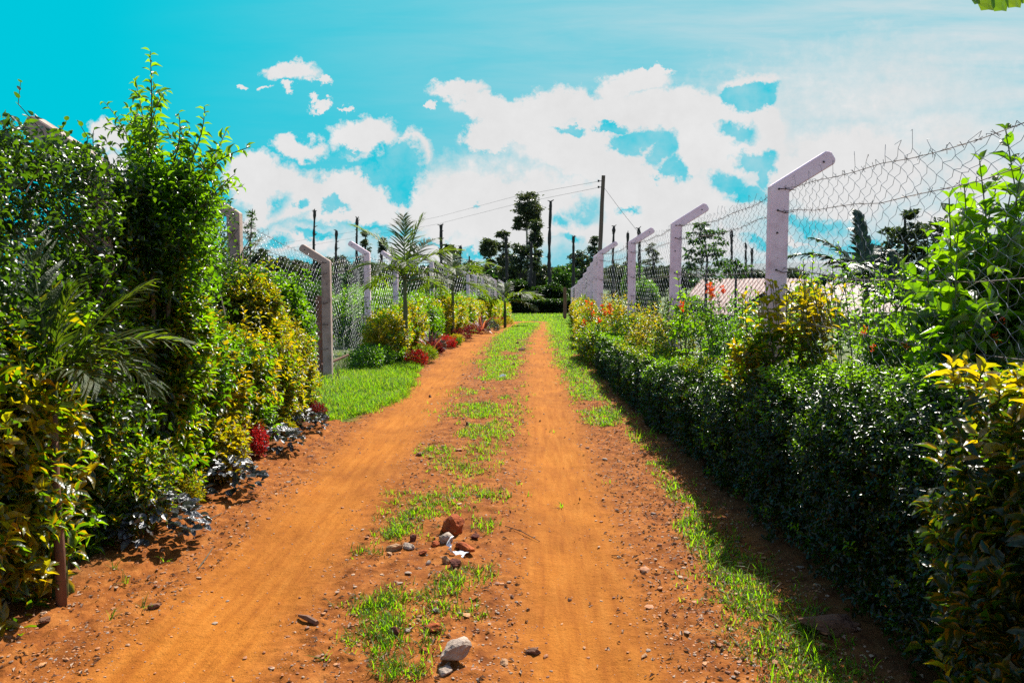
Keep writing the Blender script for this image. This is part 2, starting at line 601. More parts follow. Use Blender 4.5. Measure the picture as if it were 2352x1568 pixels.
M['palm'] = leafmat('palm_leaf', [(.025, .045, .010), (.05, .075, .015)], [(.10, .20, .006), (.28, .38, .01)], rough=.5, spec=.3)
M['grass'] = leafmat('grass_blade', [(.04, .09, .006), (.07, .13, .008), (.12, .13, .02)], [(.15, .42, .001), (.30, .60, .002), (.38, .48, .01)], rough=.5, tmix=.6, spec=.25)
M['lawn'] = leafmat('lawn_blade', [(.045, .10, .005), (.08, .14, .006), (.14, .13, .02)], [(.15, .42, .001), (.28, .56, .002), (.42, .44, .02)], rough=.5, tmix=.6, spec=.25)
M['purple'] = leafmat('purple_leaf', [(.035, .038, .042), (.085, .088, .10)], [(.03, .04, .02), (.05, .08, .03)], rough=.36, tmix=.15, spec=.8, sheen=.3)
M['red'] = leafmat('red_leaf', [(.12, .006, .008), (.34, .012, .012)], [(.35, .006, .008), (.7, .02, .015)], rough=.4)
M['maroon'] = leafmat('maroon_leaf', [(.05, .006, .012), (.12, .01, .014)], [(.12, .006, .008), (.3, .015, .015)], rough=.4)
M['coral'] = leafmat('coral_leaf', [(.04, .012, .012), (.07, .02, .012), (.22, .06, .03)], [(.10, .015, .008), (.16, .05, .01), (.75, .2, .09)], rough=.35)
M['flower'] = leafmat('orange_flower', [(.5, .03, .004), (.7, .09, .006)], [(.8, .05, .004), (.9, .15, .01)], rough=.5)
M['euca'] = leafmat('eucalyptus_leaf', [(.022, .035, .02), (.06, .075, .03)], [(.04, .07, .012), (.14, .17, .02)], rough=.4, tmix=.4)
M['darktree'] = leafmat('dark_tree_leaf', [(.014, .026, .016), (.036, .052, .02)], [(.025, .06, .01), (.10, .14, .012)], rough=.4, tmix=.35)
M['midtree'] = leafmat('mid_tree_leaf', [(.018, .05, .008), (.045, .09, .012)], [(.03, .10, .005), (.10, .22, .008)], rough=.35)
M['banana'] = leafmat('banana_leaf', [(.04, .12, .008), (.08, .18, .01)], [(.22, .5, .004), (.4, .62, .006)], rough=.3)
M['bananafar'] = leafmat('banana_leaf_dark', [(.012, .035, .012), (.025, .06, .015)], [(.02, .06, .01), (.05, .12, .01)], rough=.3)
M['drylf'] = leafmat('dry_leaf', [(.10, .04, .02), (.24, .12, .06), (.42, .28, .18), (.16, .07, .03)], [(.1, .05, .02), (.2, .1, .04)], rough=.7, tmix=.2)
M['twig'] = solid('twig_bark', [(.05, .035, .02), (.11, .08, .04)], 30)
M['gstem'] = solid('green_stem', [(.04, .07, .015), (.09, .10, .03)], 20, rough=.5)
M['bark'] = solid('tree_bark', [(.035, .028, .024), (.09, .07, .06)], 6, stretch=(1, 1, .25), bump=.5, bscale=14, dist=.03)
M['bark_dark'] = solid('dark_bark', [(.012, .010, .010), (.035, .028, .026)], 6, stretch=(1, 1, .25), bump=.5, bscale=14, dist=.03)
M['bark_pale'] = solid('pale_bark', [(.12, .10, .09), (.26, .22, .19)], 3, stretch=(1, 1, .3))
M['pole'] = solid('weathered_pole', [(.06, .045, .035), (.14, .10, .075)], 5, stretch=(3, 3, .3), bump=.4, bscale=30)
M['stake'] = solid('stake_wood', [(.09, .04, .022), (.19, .085, .045)], 8, stretch=(3, 3, .4), bump=.4, bscale=30)
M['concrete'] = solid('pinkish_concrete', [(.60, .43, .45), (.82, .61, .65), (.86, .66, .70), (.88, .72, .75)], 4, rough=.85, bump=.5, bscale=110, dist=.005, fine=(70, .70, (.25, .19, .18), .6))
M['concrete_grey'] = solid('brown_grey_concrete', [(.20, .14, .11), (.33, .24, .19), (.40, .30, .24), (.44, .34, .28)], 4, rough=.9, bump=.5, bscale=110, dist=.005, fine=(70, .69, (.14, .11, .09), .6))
M['wire'] = solid('galvanised_wire', [(.13, .14, .16), (.24, .25, .27)], 20, rough=.5, metal=.6, bump=0)
M['rustwire'] = solid('rusty_wire', [(.10, .07, .06), (.2, .16, .14)], 30, rough=.6, metal=.5, bump=0)
M['tie'] = solid('dark_hole_and_tie', [(.02, .015, .015), (.05, .04, .035)], 30, rough=.7, bump=0)
M['cable'] = solid('black_cable', [(.012, .012, .014), (.02, .02, .022)], 5, bump=0)
M['redrock'] = solid('red_murram_rock', [(.16, .03, .01), (.34, .07, .012), (.5, .13, .02)], 14, rough=.95, bump=.9, bscale=60, dist=.02)
M['darkred'] = solid('dark_red_rock', [(.07, .02, .012), (.17, .035, .015)], 14, rough=.95, bump=.9, bscale=60, dist=.02)
M['greyrock'] = solid('pale_grey_rock', [(.2, .14, .10), (.34, .26, .20), (.44, .36, .28)], 9, rough=.9, bump=.8, bscale=45, dist=.015)
M['tanrock'] = solid('tan_rock', [(.26, .13, .06), (.42, .24, .12)], 9, rough=.9, bump=.7, bscale=45, dist=.012)
M['brownrock'] = solid('brown_rock', [(.09, .04, .022), (.2, .085, .04)], 12, rough=.9, bump=.7, bscale=45, dist=.012)
M['plastic'] = solid('white_plastic', [(.7, .7, .72), (.8, .8, .8)], 5, rough=.3, bump=.1)
M['wall'] = solid('mud_wall', [(.3, .2, .12), (.42, .3, .18)], 3, rough=.9)
M['timber'] = solid('dark_timber', [(.03, .022, .018), (.06, .045, .035)], 6)


def ground_mat():
    m, N, L = newmat('orange_earth')
    tc = N.new('ShaderNodeTexCoord')
    v = tc.outputs['Object']
    a = N.new('ShaderNodeAttribute')
    a.attribute_name = 'wear'
    wear = a.outputs['Fac']
    g = N.new('ShaderNodeAttribute')
    g.attribute_name = 'green'
    n1 = noise(N, L, 1.1, 6, .6, v)
    n2 = noise(N, L, 9, 6, .65, v)
    n3 = noise(N, L, 160, 3, .6, v)
    mp = N.new('ShaderNodeMapping')
    mp.inputs['Scale'].default_value = (9, .8, 1)
    L.new(v, mp.inputs['Vector'])
    n4 = noise(N, L, 2.2, 5, .6, mp.outputs[0])
    rough = ramp(N, n2, [(.3, (.14, .040, .010)), (.5, (.27, .085, .015)), (.72, (.40, .150, .034))], L)
    track = ramp(N, n4, [(.28, (.27, .080, .008)), (.5, (.36, .120, .013)), (.7, (.41, .150, .021))], L)
    c = mixc(N, L, mth(N, L, 'MULTIPLY', wear, mth(N, L, 'MULTIPLY_ADD', n1, .8, .5), clamp=True), rough, track)
    big = ramp(N, n1, [(.35, (.72, .68, .66)), (.6, (1, 1, 1))], L)
    c = mixc(N, L, .6, c, big, 'MULTIPLY')
    grain = ramp(N, n3, [(.28, (.45, .4, .38)), (.45, (.95, .95, .95)), (.62, (1, 1, 1)), (.75, (1.35, 1.4, 1.5))], L)
    c = mixc(N, L, .75, c, grain, 'MULTIPLY')
    n5 = noise(N, L, 42, 4, .75, v)
    speck = ramp(N, n5, [(.30, (.42, .36, .34)), (.40, (.9, .88, .86)), (.55, (1, 1, 1)), (.68, (1.22, 1.25, 1.3))], L)
    c = mixc(N, L, mth(N, L, 'MULTIPLY_ADD', wear, -.55, .95), c, speck, 'MULTIPLY')
    shade_at = N.new('ShaderNodeAttribute')
    shade_at.attribute_name = 'foot_shade'
    c = mixc(N, L, mth(N, L, 'MULTIPLY', shade_at.outputs['Fac'], .75), c, ramp(N, n2, [(.35, (.05, .022, .010)), (.65, (.11, .05, .02))], L))  # dark brown mixed in as painted shade under the hedges
    c = mixc(N, L, g.outputs['Fac'], c, ramp(N, n2, [(.3, (.035, .07, .008)), (.7, (.11, .15, .012))], L))
    p = N.new('ShaderNodeBsdfPrincipled')
    L.new(c, p.inputs['Base Color'])
    p.inputs['Roughness'].default_value = .92
    p.inputs['Specular IOR Level'].default_value = .1
    b = N.new('ShaderNodeBump')
    b.inputs['Strength'].default_value = .75
    b.inputs['Distance'].default_value = .012
    hh = mth(N, L, 'ADD', noise(N, L, 45, 5, .65, v), mth(N, L, 'MULTIPLY', n3, .5))
    L.new(hh, b.inputs['Height'])
    L.new(b.outputs[0], p.inputs['Normal'])
    o = N.new('ShaderNodeOutputMaterial')
    L.new(p.outputs[0], o.inputs[0])
    return m


M['earth'] = ground_mat()


def terrain_mat():
    m, N, L = newmat('field_ground')
    tc = N.new('ShaderNodeTexCoord')
    sp = N.new('ShaderNodeSeparateXYZ')
    L.new(tc.outputs['Object'], sp.inputs[0])
    n1 = noise(N, L, 2.5, 6, .6, tc.outputs['Object'])
    c1 = ramp(N, n1, [(.3, (.05, .028, .015)), (.7, (.13, .06, .025))], L)
    c2 = ramp(N, n1, [(.3, (.035, .07, .01)), (.7, (.10, .14, .015))], L)
    f = N.new('ShaderNodeMapRange')
    f.inputs[1].default_value = 8
    f.inputs[2].default_value = 20
    L.new(sp.outputs[1], f.inputs[0])
    p = N.new('ShaderNodeBsdfPrincipled')
    L.new(mixc(N, L, f.outputs[0], c1, c2), p.inputs['Base Color'])
    p.inputs['Roughness'].default_value = .95
    o = N.new('ShaderNodeOutputMaterial')
    L.new(p.outputs[0], o.inputs[0])
    return m


# ------------------------------------------------------------------ terrain, hills, lane
def grid(xs, ys, zf):
    X, Y = np.meshgrid(xs, ys)
    V = np.stack([X, Y, zf(X, Y)], -1).reshape(-1, 3)
    nx, ny = len(xs), len(ys)
    i = np.arange(ny - 1)[:, None] * nx + np.arange(nx - 1)[None]
    Q = np.stack([i, i + 1, i + nx + 1, i + nx], -1).reshape(-1, 4)
    return V, Q


def build_terrain():
    xs = np.concatenate([-np.geomspace(3000, 8, 30), np.linspace(-7, 7, 29), np.geomspace(8, 3000, 30)])
    ys = np.concatenate([np.linspace(-40, 0, 9), np.linspace(1, 90, 150), np.geomspace(95, 4000, 40)])

    def zf(X, Y):
        l = np.abs(X - cx_of(Y) + .4)
        z = terr(X, Y) - .16 * (1 - sstep(2.7, 3.4, l)) * (1 - sstep(66, 70, Y))
        z = z + sstep(4, 12, l) * (fbm(X * .3, Y * .3, 1.0, 3) - .5) * .3
        return z
    V, Q = grid(xs, ys, zf)
    mb = MB()
    mb.add(V, [Q])
    tag(mb.build('ground', terrain_mat(), smooth=True), kind='structure')
    # low blue hills on the skyline
    mb = MB()
    xs = np.linspace(-2500, 2500, 160)
    ys = np.linspace(1500, 2400, 14)

    def hf(X, Y):
        t = (Y - 1500) / 900
        return -8 + np.sin(t * PI) * (20 + 26 * fbm(X / 500, Y / 900, 4.2, 4) + 16 * np.exp(-((X - 700) / 350) ** 2))
    V, Q = grid(xs, ys, hf)
    mb.add(V, [Q])
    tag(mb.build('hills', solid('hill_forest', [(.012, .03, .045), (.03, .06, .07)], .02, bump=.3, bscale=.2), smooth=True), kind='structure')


build_terrain()


def lane_masks(x, y):
    l = x - cx_of(y)
    w = np.exp(-((l - .26) / .33) ** 4) + np.exp(-((l + 1.42) / .38) ** 4)
    return np.clip(w, 0, 1)


def build_lane():
    ys = [1.4]
    while ys[-1] < 68:
        ys.append(ys[-1] + max(.011, .0042 * ys[-1]))
    ys = np.array(ys)
    xs = np.linspace(-2.9, 2.5, 300)
    X, Y = np.meshgrid(xs, ys)
    X = X + cx_of(Y)
    Z = lanez(X, Y)
    V = np.stack([X, Y, Z], -1).reshape(-1, 3)
    nx, ny = len(xs), len(ys)
    i = np.arange(ny - 1)[:, None] * nx + np.arange(nx - 1)[None]
    Q = np.stack([i, i + 1, i + nx + 1, i + nx], -1).reshape(-1, 4)
    mb = MB()
    mb.add(V, [Q])
    o = mb.build('dirt_road', M['earth'], smooth=True)
    x, y = V[:, 0], V[:, 1]
    l = x - cx_of(y)
    jit = (fbm(x * 1.3, y * .9, 2.0, 3) - .5) * .5
    # the lane swings away behind the hedge at its far end
    bend = ((y > 43) & (y < 50.5 + jit * 2) & (l < .75)).astype(float)
    wear = lane_masks(x, y) * (1 - sstep(44, 46, y)) + bend
    grn = sstep(15, 24, y) * .55 * (1 - np.clip(wear * 1.5, 0, 1)) * (np.abs(l + .55) < .5)
    grn = np.maximum(grn, sstep(16, 30, y) * sstep(.62, .8, l + jit * .2) * .8)
    grn = np.maximum(grn, sstep(24, 36, y) * sstep(-1.85, -1.98, l + jit * .2) * .7)
    grn = np.maximum(grn, sstep(45, 50, y) * (1 - bend))
    grn = np.maximum(grn, ((y > 8.8) & (y < 14.5)) * sstep(-1.85, -2.05, l + jit * .3) * .9)
    foot_shade = np.maximum(sstep(1.15, 1.45, l + jit * .3), sstep(-2.2, -2.5, l + jit * .3))  # hedge-foot shade painted into the earth colour on both sides
    for nm, a in (('wear', np.clip(wear, 0, 1)), ('green', np.clip(grn, 0, 1)), ('foot_shade', foot_shade)):
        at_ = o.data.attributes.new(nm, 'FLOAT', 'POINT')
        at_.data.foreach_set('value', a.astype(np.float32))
    tag(o, kind='structure')


build_lane()

# ------------------------------------------------------------------ pebbles and litter on the lane
_ico = bmesh.new()
bmesh.ops.create_icosphere(_ico, subdivisions=1, radius=1)
ICO_V = np.array([v.co[:] for v in _ico.verts])
ICO_F = np.array([[v.index for v in f.verts] for f in _ico.faces])
_ico.free()


def gravel():
    R = np.random.RandomState(5)
    mb = MB()
    n = 24000
    y = np.exp(R.uniform(math.log(2.6), math.log(24), n * 3))
    x = R.uniform(-2.5, 1.5, n * 3)
    w = lane_masks(x, y)
    keep = R.rand(n * 3) < (1 - .95 * w) * (.25 + 1.2 * fbm(x * 1.2, y * .8, 6, 3) ** 2)
    x, y = x[keep][:n], y[keep][:n]
    n = len(x)
    s = .0018 * np.exp(np.abs(R.normal(size=n)) * .62) * (1 + y * .05)
    z = lanez(x, y)
    V = ICO_V[None] * (1 + R.uniform(-.3, .3, (n, len(ICO_V), 1)))
    V = V * (s[:, None] * np.stack([R.uniform(.8, 1.7, n), R.uniform(.8, 1.5, n), R.uniform(.3, .7, n)], -1))[:, None]
    a = R.rand(n) * 6.28
    c, sn = np.cos(a)[:, None], np.sin(a)[:, None]
    V = np.stack([V[..., 0] * c - V[..., 1] * sn, V[..., 0] * sn + V[..., 1] * c, V[..., 2]], -1)
    V = V + np.stack([x, y, z + s * .35], -1)[:, None]
    k = len(ICO_V)
    mb.add(V.reshape(-1, 3), [(np.arange(n)[:, None, None] * k + ICO_F[None]).reshape(-1, 3)])
    m, N, L = newmat('gravel_stone')
    g = N.new('ShaderNodeNewGeometry')
    col = ramp(N, g.outputs['Random Per Island'], [(0, (.15, .05, .02)), (.35, (.36, .14, .05)), (.62, (.42, .19, .07)), (.8, (.2, .15, .12)), (1, (.42, .26, .15))], L)
    p = N.new('ShaderNodeBsdfPrincipled')
    L.new(col, p.inputs['Base Color'])
    p.inputs['Roughness'].default_value = .8
    o = N.new('ShaderNodeOutputMaterial')
    L.new(p.outputs[0], o.inputs[0])
    tag(mb.build('gravel', m), 'loose brown pebbles strewn over the dirt lane', kind='stuff')
    # dry leaf litter
    mb = MB()
    n = 6500
    y = np.exp(R.uniform(math.log(2.6), math.log(24), n))
    x = np.where(R.rand(n) < .55, 1.0 + R.normal(size=n) * .24, np.where(R.rand(n) < .5, R.uniform(-2.5, -1.75, n), R.uniform(-1.0, 0, n)))
    P = np.stack([x, y, lanez(x, y) + .006], -1)
    D = rdir(R, n) * [1, 1, .25]
    U = np.array([0, 0, 1.0]) + R.normal(size=(n, 3)) * .35
    Ls = R.uniform(.012, .036, n) * (1 + .02 * y)
    leaves(mb, P, D, U, Ls, Ls * R.uniform(.3, .5, n), 'l2', 2.0)
    tag(mb.build('leaf_litter', M['drylf']), 'dry brown leaf litter lying along the lane edges', kind='stuff')


gravel()


# ------------------------------------------------------------------ grass
def tufts(R, mb, x, y, z, nb, L, W, spread, lean=.55, tpl='bl', mi=0):
    n = len(x)
    N_ = n * nb
    spread = np.repeat(np.broadcast_to(spread, (n,)), nb)
    px = np.repeat(x, nb) + R.normal(size=N_) * spread
    py = np.repeat(y, nb) + R.normal(size=N_) * spread
    pz = np.repeat(z, nb)
    a = R.rand(N_) * 6.28
    ln = np.abs(R.normal(size=N_)) * lean
    D = np.stack([np.cos(a) * ln, np.sin(a) * ln, np.ones(N_)], -1)
    U = np.stack([-np.cos(a), -np.sin(a), np.full(N_, .35)], -1) + R.normal(size=(N_, 3)) * .25
    Ls = np.repeat(np.broadcast_to(L, (n,)), nb) * R.uniform(.45, 1.15, N_)
    Ws = np.repeat(np.broadcast_to(W, (n,)), nb) * R.uniform(.7, 1.2, N_)
    leaves(mb, np.stack([px, py, pz], -1), D, U, Ls, Ws, tpl, R.uniform(.4, 1.6, N_), mi)


def grass_all():
    R = np.random.RandomState(11)
    # strip between the wheel tracks
    mb = MB()
    n = 12000
    y = np.exp(R.uniform(math.log(2.7), math.log(44), n))
    l = -.56 + R.normal(size=n) * .24
    x = l + cx_of(y)
    dens = fbm(x * 2.1, y * 1.25, 9.0, 3)
    thr = np.interp(y, [2.5, 6, 8, 10, 14, 20, 30], [.9, .9, .5, .45, .38, .28, .18])
    keep = (dens > thr + np.abs(l + .56) * .14) & (R.rand(n) < np.interp(y, [2, 5, 10, 44], [.4, .5, .75, 1]))
    x, y = x[keep], y[keep]
    tufts(R, mb, x, y, lanez(x, y) - .004, 5, .055 + .0006 * y, .0045 + .00035 * y, .016 + .001 * y, .8)
    for px, py, rx, ry, m in [(990, 1160, 90, 34, 130), (930, 1200, 60, 40, 90), (1080, 1135, 80, 24, 70), (1060, 1070, 70, 26, 120), (1000, 1035, 40, 14, 60), (1110, 1030, 50, 20, 70), (1110, 1210, 30, 20, 26), (905, 1230, 40, 18, 36), (1040, 1345, 50, 26, 50), (1090, 1320, 40, 24, 26),
                              (885, 1385, 60, 24, 60), (900, 1430, 60, 40, 80), (880, 1480, 50, 40, 40), (1000, 1400, 50, 24, 20), (1085, 1405, 40, 20, 12), (910, 1540, 60, 24, 46), (990, 1480, 30, 40, 16), (830, 1400, 40, 24, 18), (840, 1270, 24, 10, 12), (1140, 1140, 30, 12, 16), (960, 1370, 60, 24, 26), (800, 1470, 40, 30, 12)]:
        q = R.normal(size=(m, 2)) * .55
        gp = np.array([gnd(px + a_ * rx, py + b_ * ry) for a_, b_ in q])
        tufts(R, mb, gp[:, 0], gp[:, 1], gp[:, 2] - .004, 6, .06, .0055, .016, .85)
    tag(mb.build('centre_grass', M['grass']), 'short tufted grass growing between the wheel tracks', kind='stuff')
    # verge by the clipped hedge
    mb = MB()
    n = 9000
    y = np.exp(R.uniform(math.log(2.5), math.log(50), n))
    l = np.interp(y, [2.5, 4, 6, 9, 14, 20, 50], [1.18, 1.1, .98, .88, .8, .84, .95]) + R.normal(size=n) * np.interp(y, [2, 12, 25, 50], [.11, .14, .2, .3])
    x = l + cx_of(y)
    dens = fbm(x * 2.3, y * 1.1, 4.0, 3)
    thr = np.interp(y, [2.5, 8, 14, 22], [.43, .45, .38, .15])
    keep = (dens > thr) & (R.rand(n) < np.interp(y, [2, 5, 10, 50], [.5, .6, .8, 1]))
    x, y = x[keep], y[keep]
    tufts(R, mb, x, y, lanez(x, y) - .004, 6, np.where(R.rand(len(x)) < .07, .12, .048) + .0006 * y, .0048 + .00035 * y, .020 + .001 * y, 1.1)
    tag(mb.build('verge_grass', M['grass']), 'rough grass along the foot of the clipped hedge', kind='stuff')
    # thick lawn in the gap by the corner post and beyond the end of the lane
    mb = MB()
    n = 9000
    y = R.uniform(8.7, 15.6, n)
    x0_ = R.rand(n) * .8
    edge = np.interp(y, [8.7, 9.5, 11, 13, 15.5], [-2.3, -1.78, -1.72, -1.9, -2.15])
    x = edge - np.abs(R.normal(size=n)) * .55 + (fbm(y * 3, x0_, 2, 3) - .5) * .5
    keep = (x > -4) & (fbm(x * 3, y * 2, 1.5, 2) > .25)
    x, y = x[keep], y[keep]
    tufts(R, mb, x, y, lanez(x, y) - .01, 6, .05 + .11 * fbm(x * 2, y * 2, 3, 2) , .0065, .035, .6)
    n = 5200
    y = R.uniform(46.5, 66, n)
    x = R.uniform(-6, 6, n)
    keep = ~((y < 50.5) & (x - cx_of(y) < .8))
    x, y = x[keep], y[keep]
    tufts(R, mb, x, y, terr(x, y) - .02, 4, .16, .035, .08, .5)
    n = 2600
    y = R.uniform(24, 46, n)
    x = cx_of(y) + np.where(R.rand(n) < .4, -1.98 + R.normal(size=n) * .08, 1.05 + R.normal(size=n) * .2)
    tufts(R, mb, x, y, lanez(x, y) - .01, 5, .09, .014, .04, .6)
    tag(mb.build('lawn_grass', M['lawn']), 'bright thick lawn grass beside and beyond the lane', kind='stuff')
    # sparse weeds on the bare shoulder in front
    for k, (px, py) in enumerate([(290, 1345), (262, 1305), (378, 1290), (330, 1395), (255, 1420), (1960, 1545), (1290, 1165), (745, 1515)]):
        b = gnd(px, py)
        mb = MB()
        tufts(R, mb, np.array([b[0]]), np.array([b[1]]), np.array([b[2] - .004]), 9, .085, .0055, .008, .9)
        tag(mb.build('grass_tuft', M['grass'], loc=b), ['spiky grass tuft on bare earth before the hedge stake', 'small bent grass sprig a little beyond the spiky tuft',
            'lone thin grass sprig beside the purple ground plant', 'thin grass wisp nearer than the spiky tuft on bare earth', 'tiny grass sprig in the shade edge near the stake',
            'tall arching grass tuft at the near end of the hedge verge', 'small grass tuft beside the stone heap facing the far wheel track', 'small low grass tuft at the lane bottom near the grey rock'][k], 'grass tuft', 'lone grass tufts on the bare earth')


grass_all()


# ------------------------------------------------------------------ shrubs
def super_pts(R, n, c, r, p, lump, lf, seed, shell, minz=-.8, cull=True):
    d = rdir(R, int(n * 2.4))
    d = d[d[:, 2] > minz]
    q = d / (np.abs(d) ** p).sum(1, keepdims=True) ** (1 / p)
    nr = nrm(np.sign(d) * np.abs(q) ** (p - 1) / np.asarray(r))
    rr = R.uniform(shell[0], shell[1], (len(d), 1))
    P0 = np.asarray(c) + q * np.asarray(r)
    ln = 1 + lump * 2 * (fbm(P0[:, 0] * lf + seed, P0[:, 1] * lf, P0[:, 2] * lf, 3) - .5)[:, None]
    P = np.asarray(c) + q * np.asarray(r) * rr * ln
    if cull:
        v = nrm(np.array([0, 0, CAMZ + .3]) - P)
        away = (nr * v).sum(1) < -.25
        k = ~away | (R.rand(len(P)) < .35)
        P, nr = P[k], nr[k]
    return P[:n], nr[:n]


def FM(m):
    return [M[k] for k in m] + [M['gstem']] if isinstance(m, tuple) else [M[m], M[m], M['gstem']]


def bush(name, label, cat, c, r, n, L, mat, asp=.42, tpl='l2', p=2.6, lump=.2, lf=2.2, slen=.16, nl=8, up=.7, out=.6, group=None, stems=9, seed=1, shell=(.72, 1.03), minz=-.85, inner=.3, sprout=0, sprout_len=.3, stemmat='twig', extra=None, twig=False, jit=.35, mixf=.5):
    """one shrub: a foliage mesh of leafy twigs over woody stems. c = (x, y, z of the base), r = half sizes"""
    R = np.random.RandomState(seed)
    base = np.array(c, float)
    root = empty(name, base, label, cat, group)
    cen = base + [0, 0, r[2]]
    fo = MB()
    st = MB()
    P, nr = super_pts(R, n, cen, r, p, lump, lf, seed * 3.7, shell, minz)
    D = nr * out + np.array([0, 0, up]) + R.normal(size=P.shape) * .35
    if isinstance(mat, tuple):
        q = fbm(P[:, 0] * 5, P[:, 1] * 5, P[:, 2] * 5 + seed, 2) + R.normal(size=len(P)) * .1 > mixf
    else:
        q = np.zeros(len(P), bool)
    for w in (0, 1):
        k_ = q == bool(w)
        shoots(R, fo, P[k_], D[k_], slen * R.uniform(.6, 1.2, k_.sum()), nl, L, asp, tpl, w, stem=fo if twig else None, smi=2, jit=jit)
    if inner > 0:
        m = int(n * nl * inner)
        Pi, ni = super_pts(R, m, cen, r, p, lump, lf, seed * 3.7, (.35, .8), minz, False)
        sz = L * R.uniform(.8, 1.3, len(Pi))
        leaves(fo, Pi, ni + R.normal(size=Pi.shape) * .7, np.array([0, 0, 1]) + R.normal(size=Pi.shape) * .5, sz, sz * asp * 1.15, 'l2')
    if sprout:
        a = R.uniform(-1, 1, (sprout, 2)) * .8
        tp = cen + np.stack([a[:, 0] * r[0], a[:, 1] * r[1], np.full(sprout, r[2])], -1)
        sl = sprout_len * R.uniform(.6, 1.2, sprout)
        smat = 1 if isinstance(mat, tuple) else 0
        D = np.stack([R.normal(size=sprout) * .2, R.normal(size=sprout) * .2, np.ones(sprout)], -1)
        tp = tp + nrm(D) * sl[:, None] * .7
        shoots(R, fo, tp, D, sl, 11, L * 1.05, asp, tpl, smat, stem=fo, smi=2, stem_r=.003)
    fo.build('foliage', FM(mat), root, smooth=True)
    for k in range(stems):
        a = R.rand() * 6.28
        q = R.uniform(.1, .75)
        e = cen + [math.cos(a) * r[0] * q, math.sin(a) * r[1] * q, r[2] * R.uniform(.1, .7)]
        b = base + [math.cos(a) * .04, math.sin(a) * .04, -.03]
        mid = (b + e) / 2 + R.normal(size=3) * .04
        tube(st, [b, mid, e], [.014, .010, .004], 5)
    if st.n:
        st.build('stems', M[stemmat], root)
    if extra:
        extra(root, R, cen)
    return root


def zb(x, y):
    return float(lanez(x, y)) - .02


# --- near hedge on the sunny side of the lane
HG = 'mixed shrubs of the sunlit flowering hedge'
# (x, y, rx, ry, height, leaves on, L, mat, label)
near_hedge = [
    (-2.66, 3.55, .45, .55, 1.38, 560, .105, ('vari', 'gold'), 'big-leaved yellow-edged bush around the wooden stake', .46),
    (-2.76, 4.45, .46, .55, 1.52, 620, .092, ('vari', 'bright'), 'variegated green and gold bush behind the small palm fronds', .46),
    (-2.72, 5.35, .44, .55, 1.34, 640, .08, ('bright', 'vari'), 'leafy green hedge bush just past the small palm', .46),
    (-2.70, 6.2, .42, .5, 1.22, 640, .076, ('yellow', 'green'), 'yellow-green hedge bush above the red border plant', .44),
    (-2.68, 7.05, .40, .5, 1.14, 660, .073, ('bright', 'yellow'), 'glossy green hedge bush behind the dark border plants', .44),
    (-2.71, 7.9, .38, .5, 1.08, 680, .07, ('vari', 'gold'), 'golden hedge bush second from the grassy gap', .43),
    (-2.74, 8.65, .38, .48, 1.12, 700, .07, ('gold', 'vari'), 'bright golden hedge bush ending beside the grassy gap', .43),
]
for i, (x, y, rx, ry, h, n, Lf, mt, lb, asp) in enumerate(near_hedge):
    bush('hedge_bush', lb, 'bush', (x, y, zb(x, y)), (rx, ry, h / 2), n, Lf, mt, asp, 'l6', 3.2, .16, 2.6, .15, 9, .75, .6, HG, 10, 31 + i, twig=(y < 5), sprout=5 if y > 4 else 3, sprout_len=.2)
# second skirt of leaves low at the hedge foot
for i, (x, y, rx, h, mt, lb) in enumerate([(-2.42, 4.75, .25, .62, 'vari', 'low variegated bush in the shade under the near hedge'), (-2.36, 6.0, .2, .5, 'yellow', 'low yellow-green bush under the hedge by the dark border plants')]):
    bush('low_bush', lb, 'bush', (x, y, zb(x, y)), (rx, rx * 1.4, h / 2), 200, .06, mt, .45, 'l6', 2.4, .2, 3, .14, 8, .6, .7, HG, 6, 51 + i)
# taller shrubs behind that hedge
bush('shrub', 'round golden shrub rising behind the hedge below the second post', 'shrub', (-2.84, 8.15, .9), (.34, .40, .38), 480, .068, ('gold', 'vari'), .42, 'l6', 2.3, .2, 3, .14, 9, .8, .6, HG, 6, 61, sprout=10, sprout_len=.2)
bush('shrub', 'bright green rounded shrub beside the golden one at the hedge end', 'shrub', (-2.88, 9.45, .15), (.31, .40, .72), 680, .07, ('bright', 'green'), .45, 'l6', 2.4, .2, 3, .14, 9, .8, .6, HG, 6, 62, sprout=10, sprout_len=.18)
bush('shrub', 'green shrub with upright tips under the first leaning post', 'shrub', (-2.80, 5.9, .7), (.38, .5, .58), 500, .075, ('bright', 'green'), .45, 'l6', 2.3, .2, 3, .15, 9, .8, .6, HG, 6, 63, sprout=10, sprout_len=.2)
bush('shrub', 'gold-tipped shrub standing between the small palm and the first post', 'shrub', (-2.74, 4.95, .9), (.36, .42, .50), 440, .08, ('vari', 'bright'), .45, 'l6', 2.3, .2, 3, .15, 9, .8, .6, HG, 6, 64, sprout=10, sprout_len=.2)


bush('shrub', 'leafy green shrub before the stems of the tall arching shrub', 'shrub', (-2.46, 5.4, .75), (.26, .34, .46), 420, .08, ('bright', 'vari'), .45, 'l6', 2.4, .2, 3, .15, 9, .8, .6, HG, 6, 65, sprout=8, sprout_len=.15)


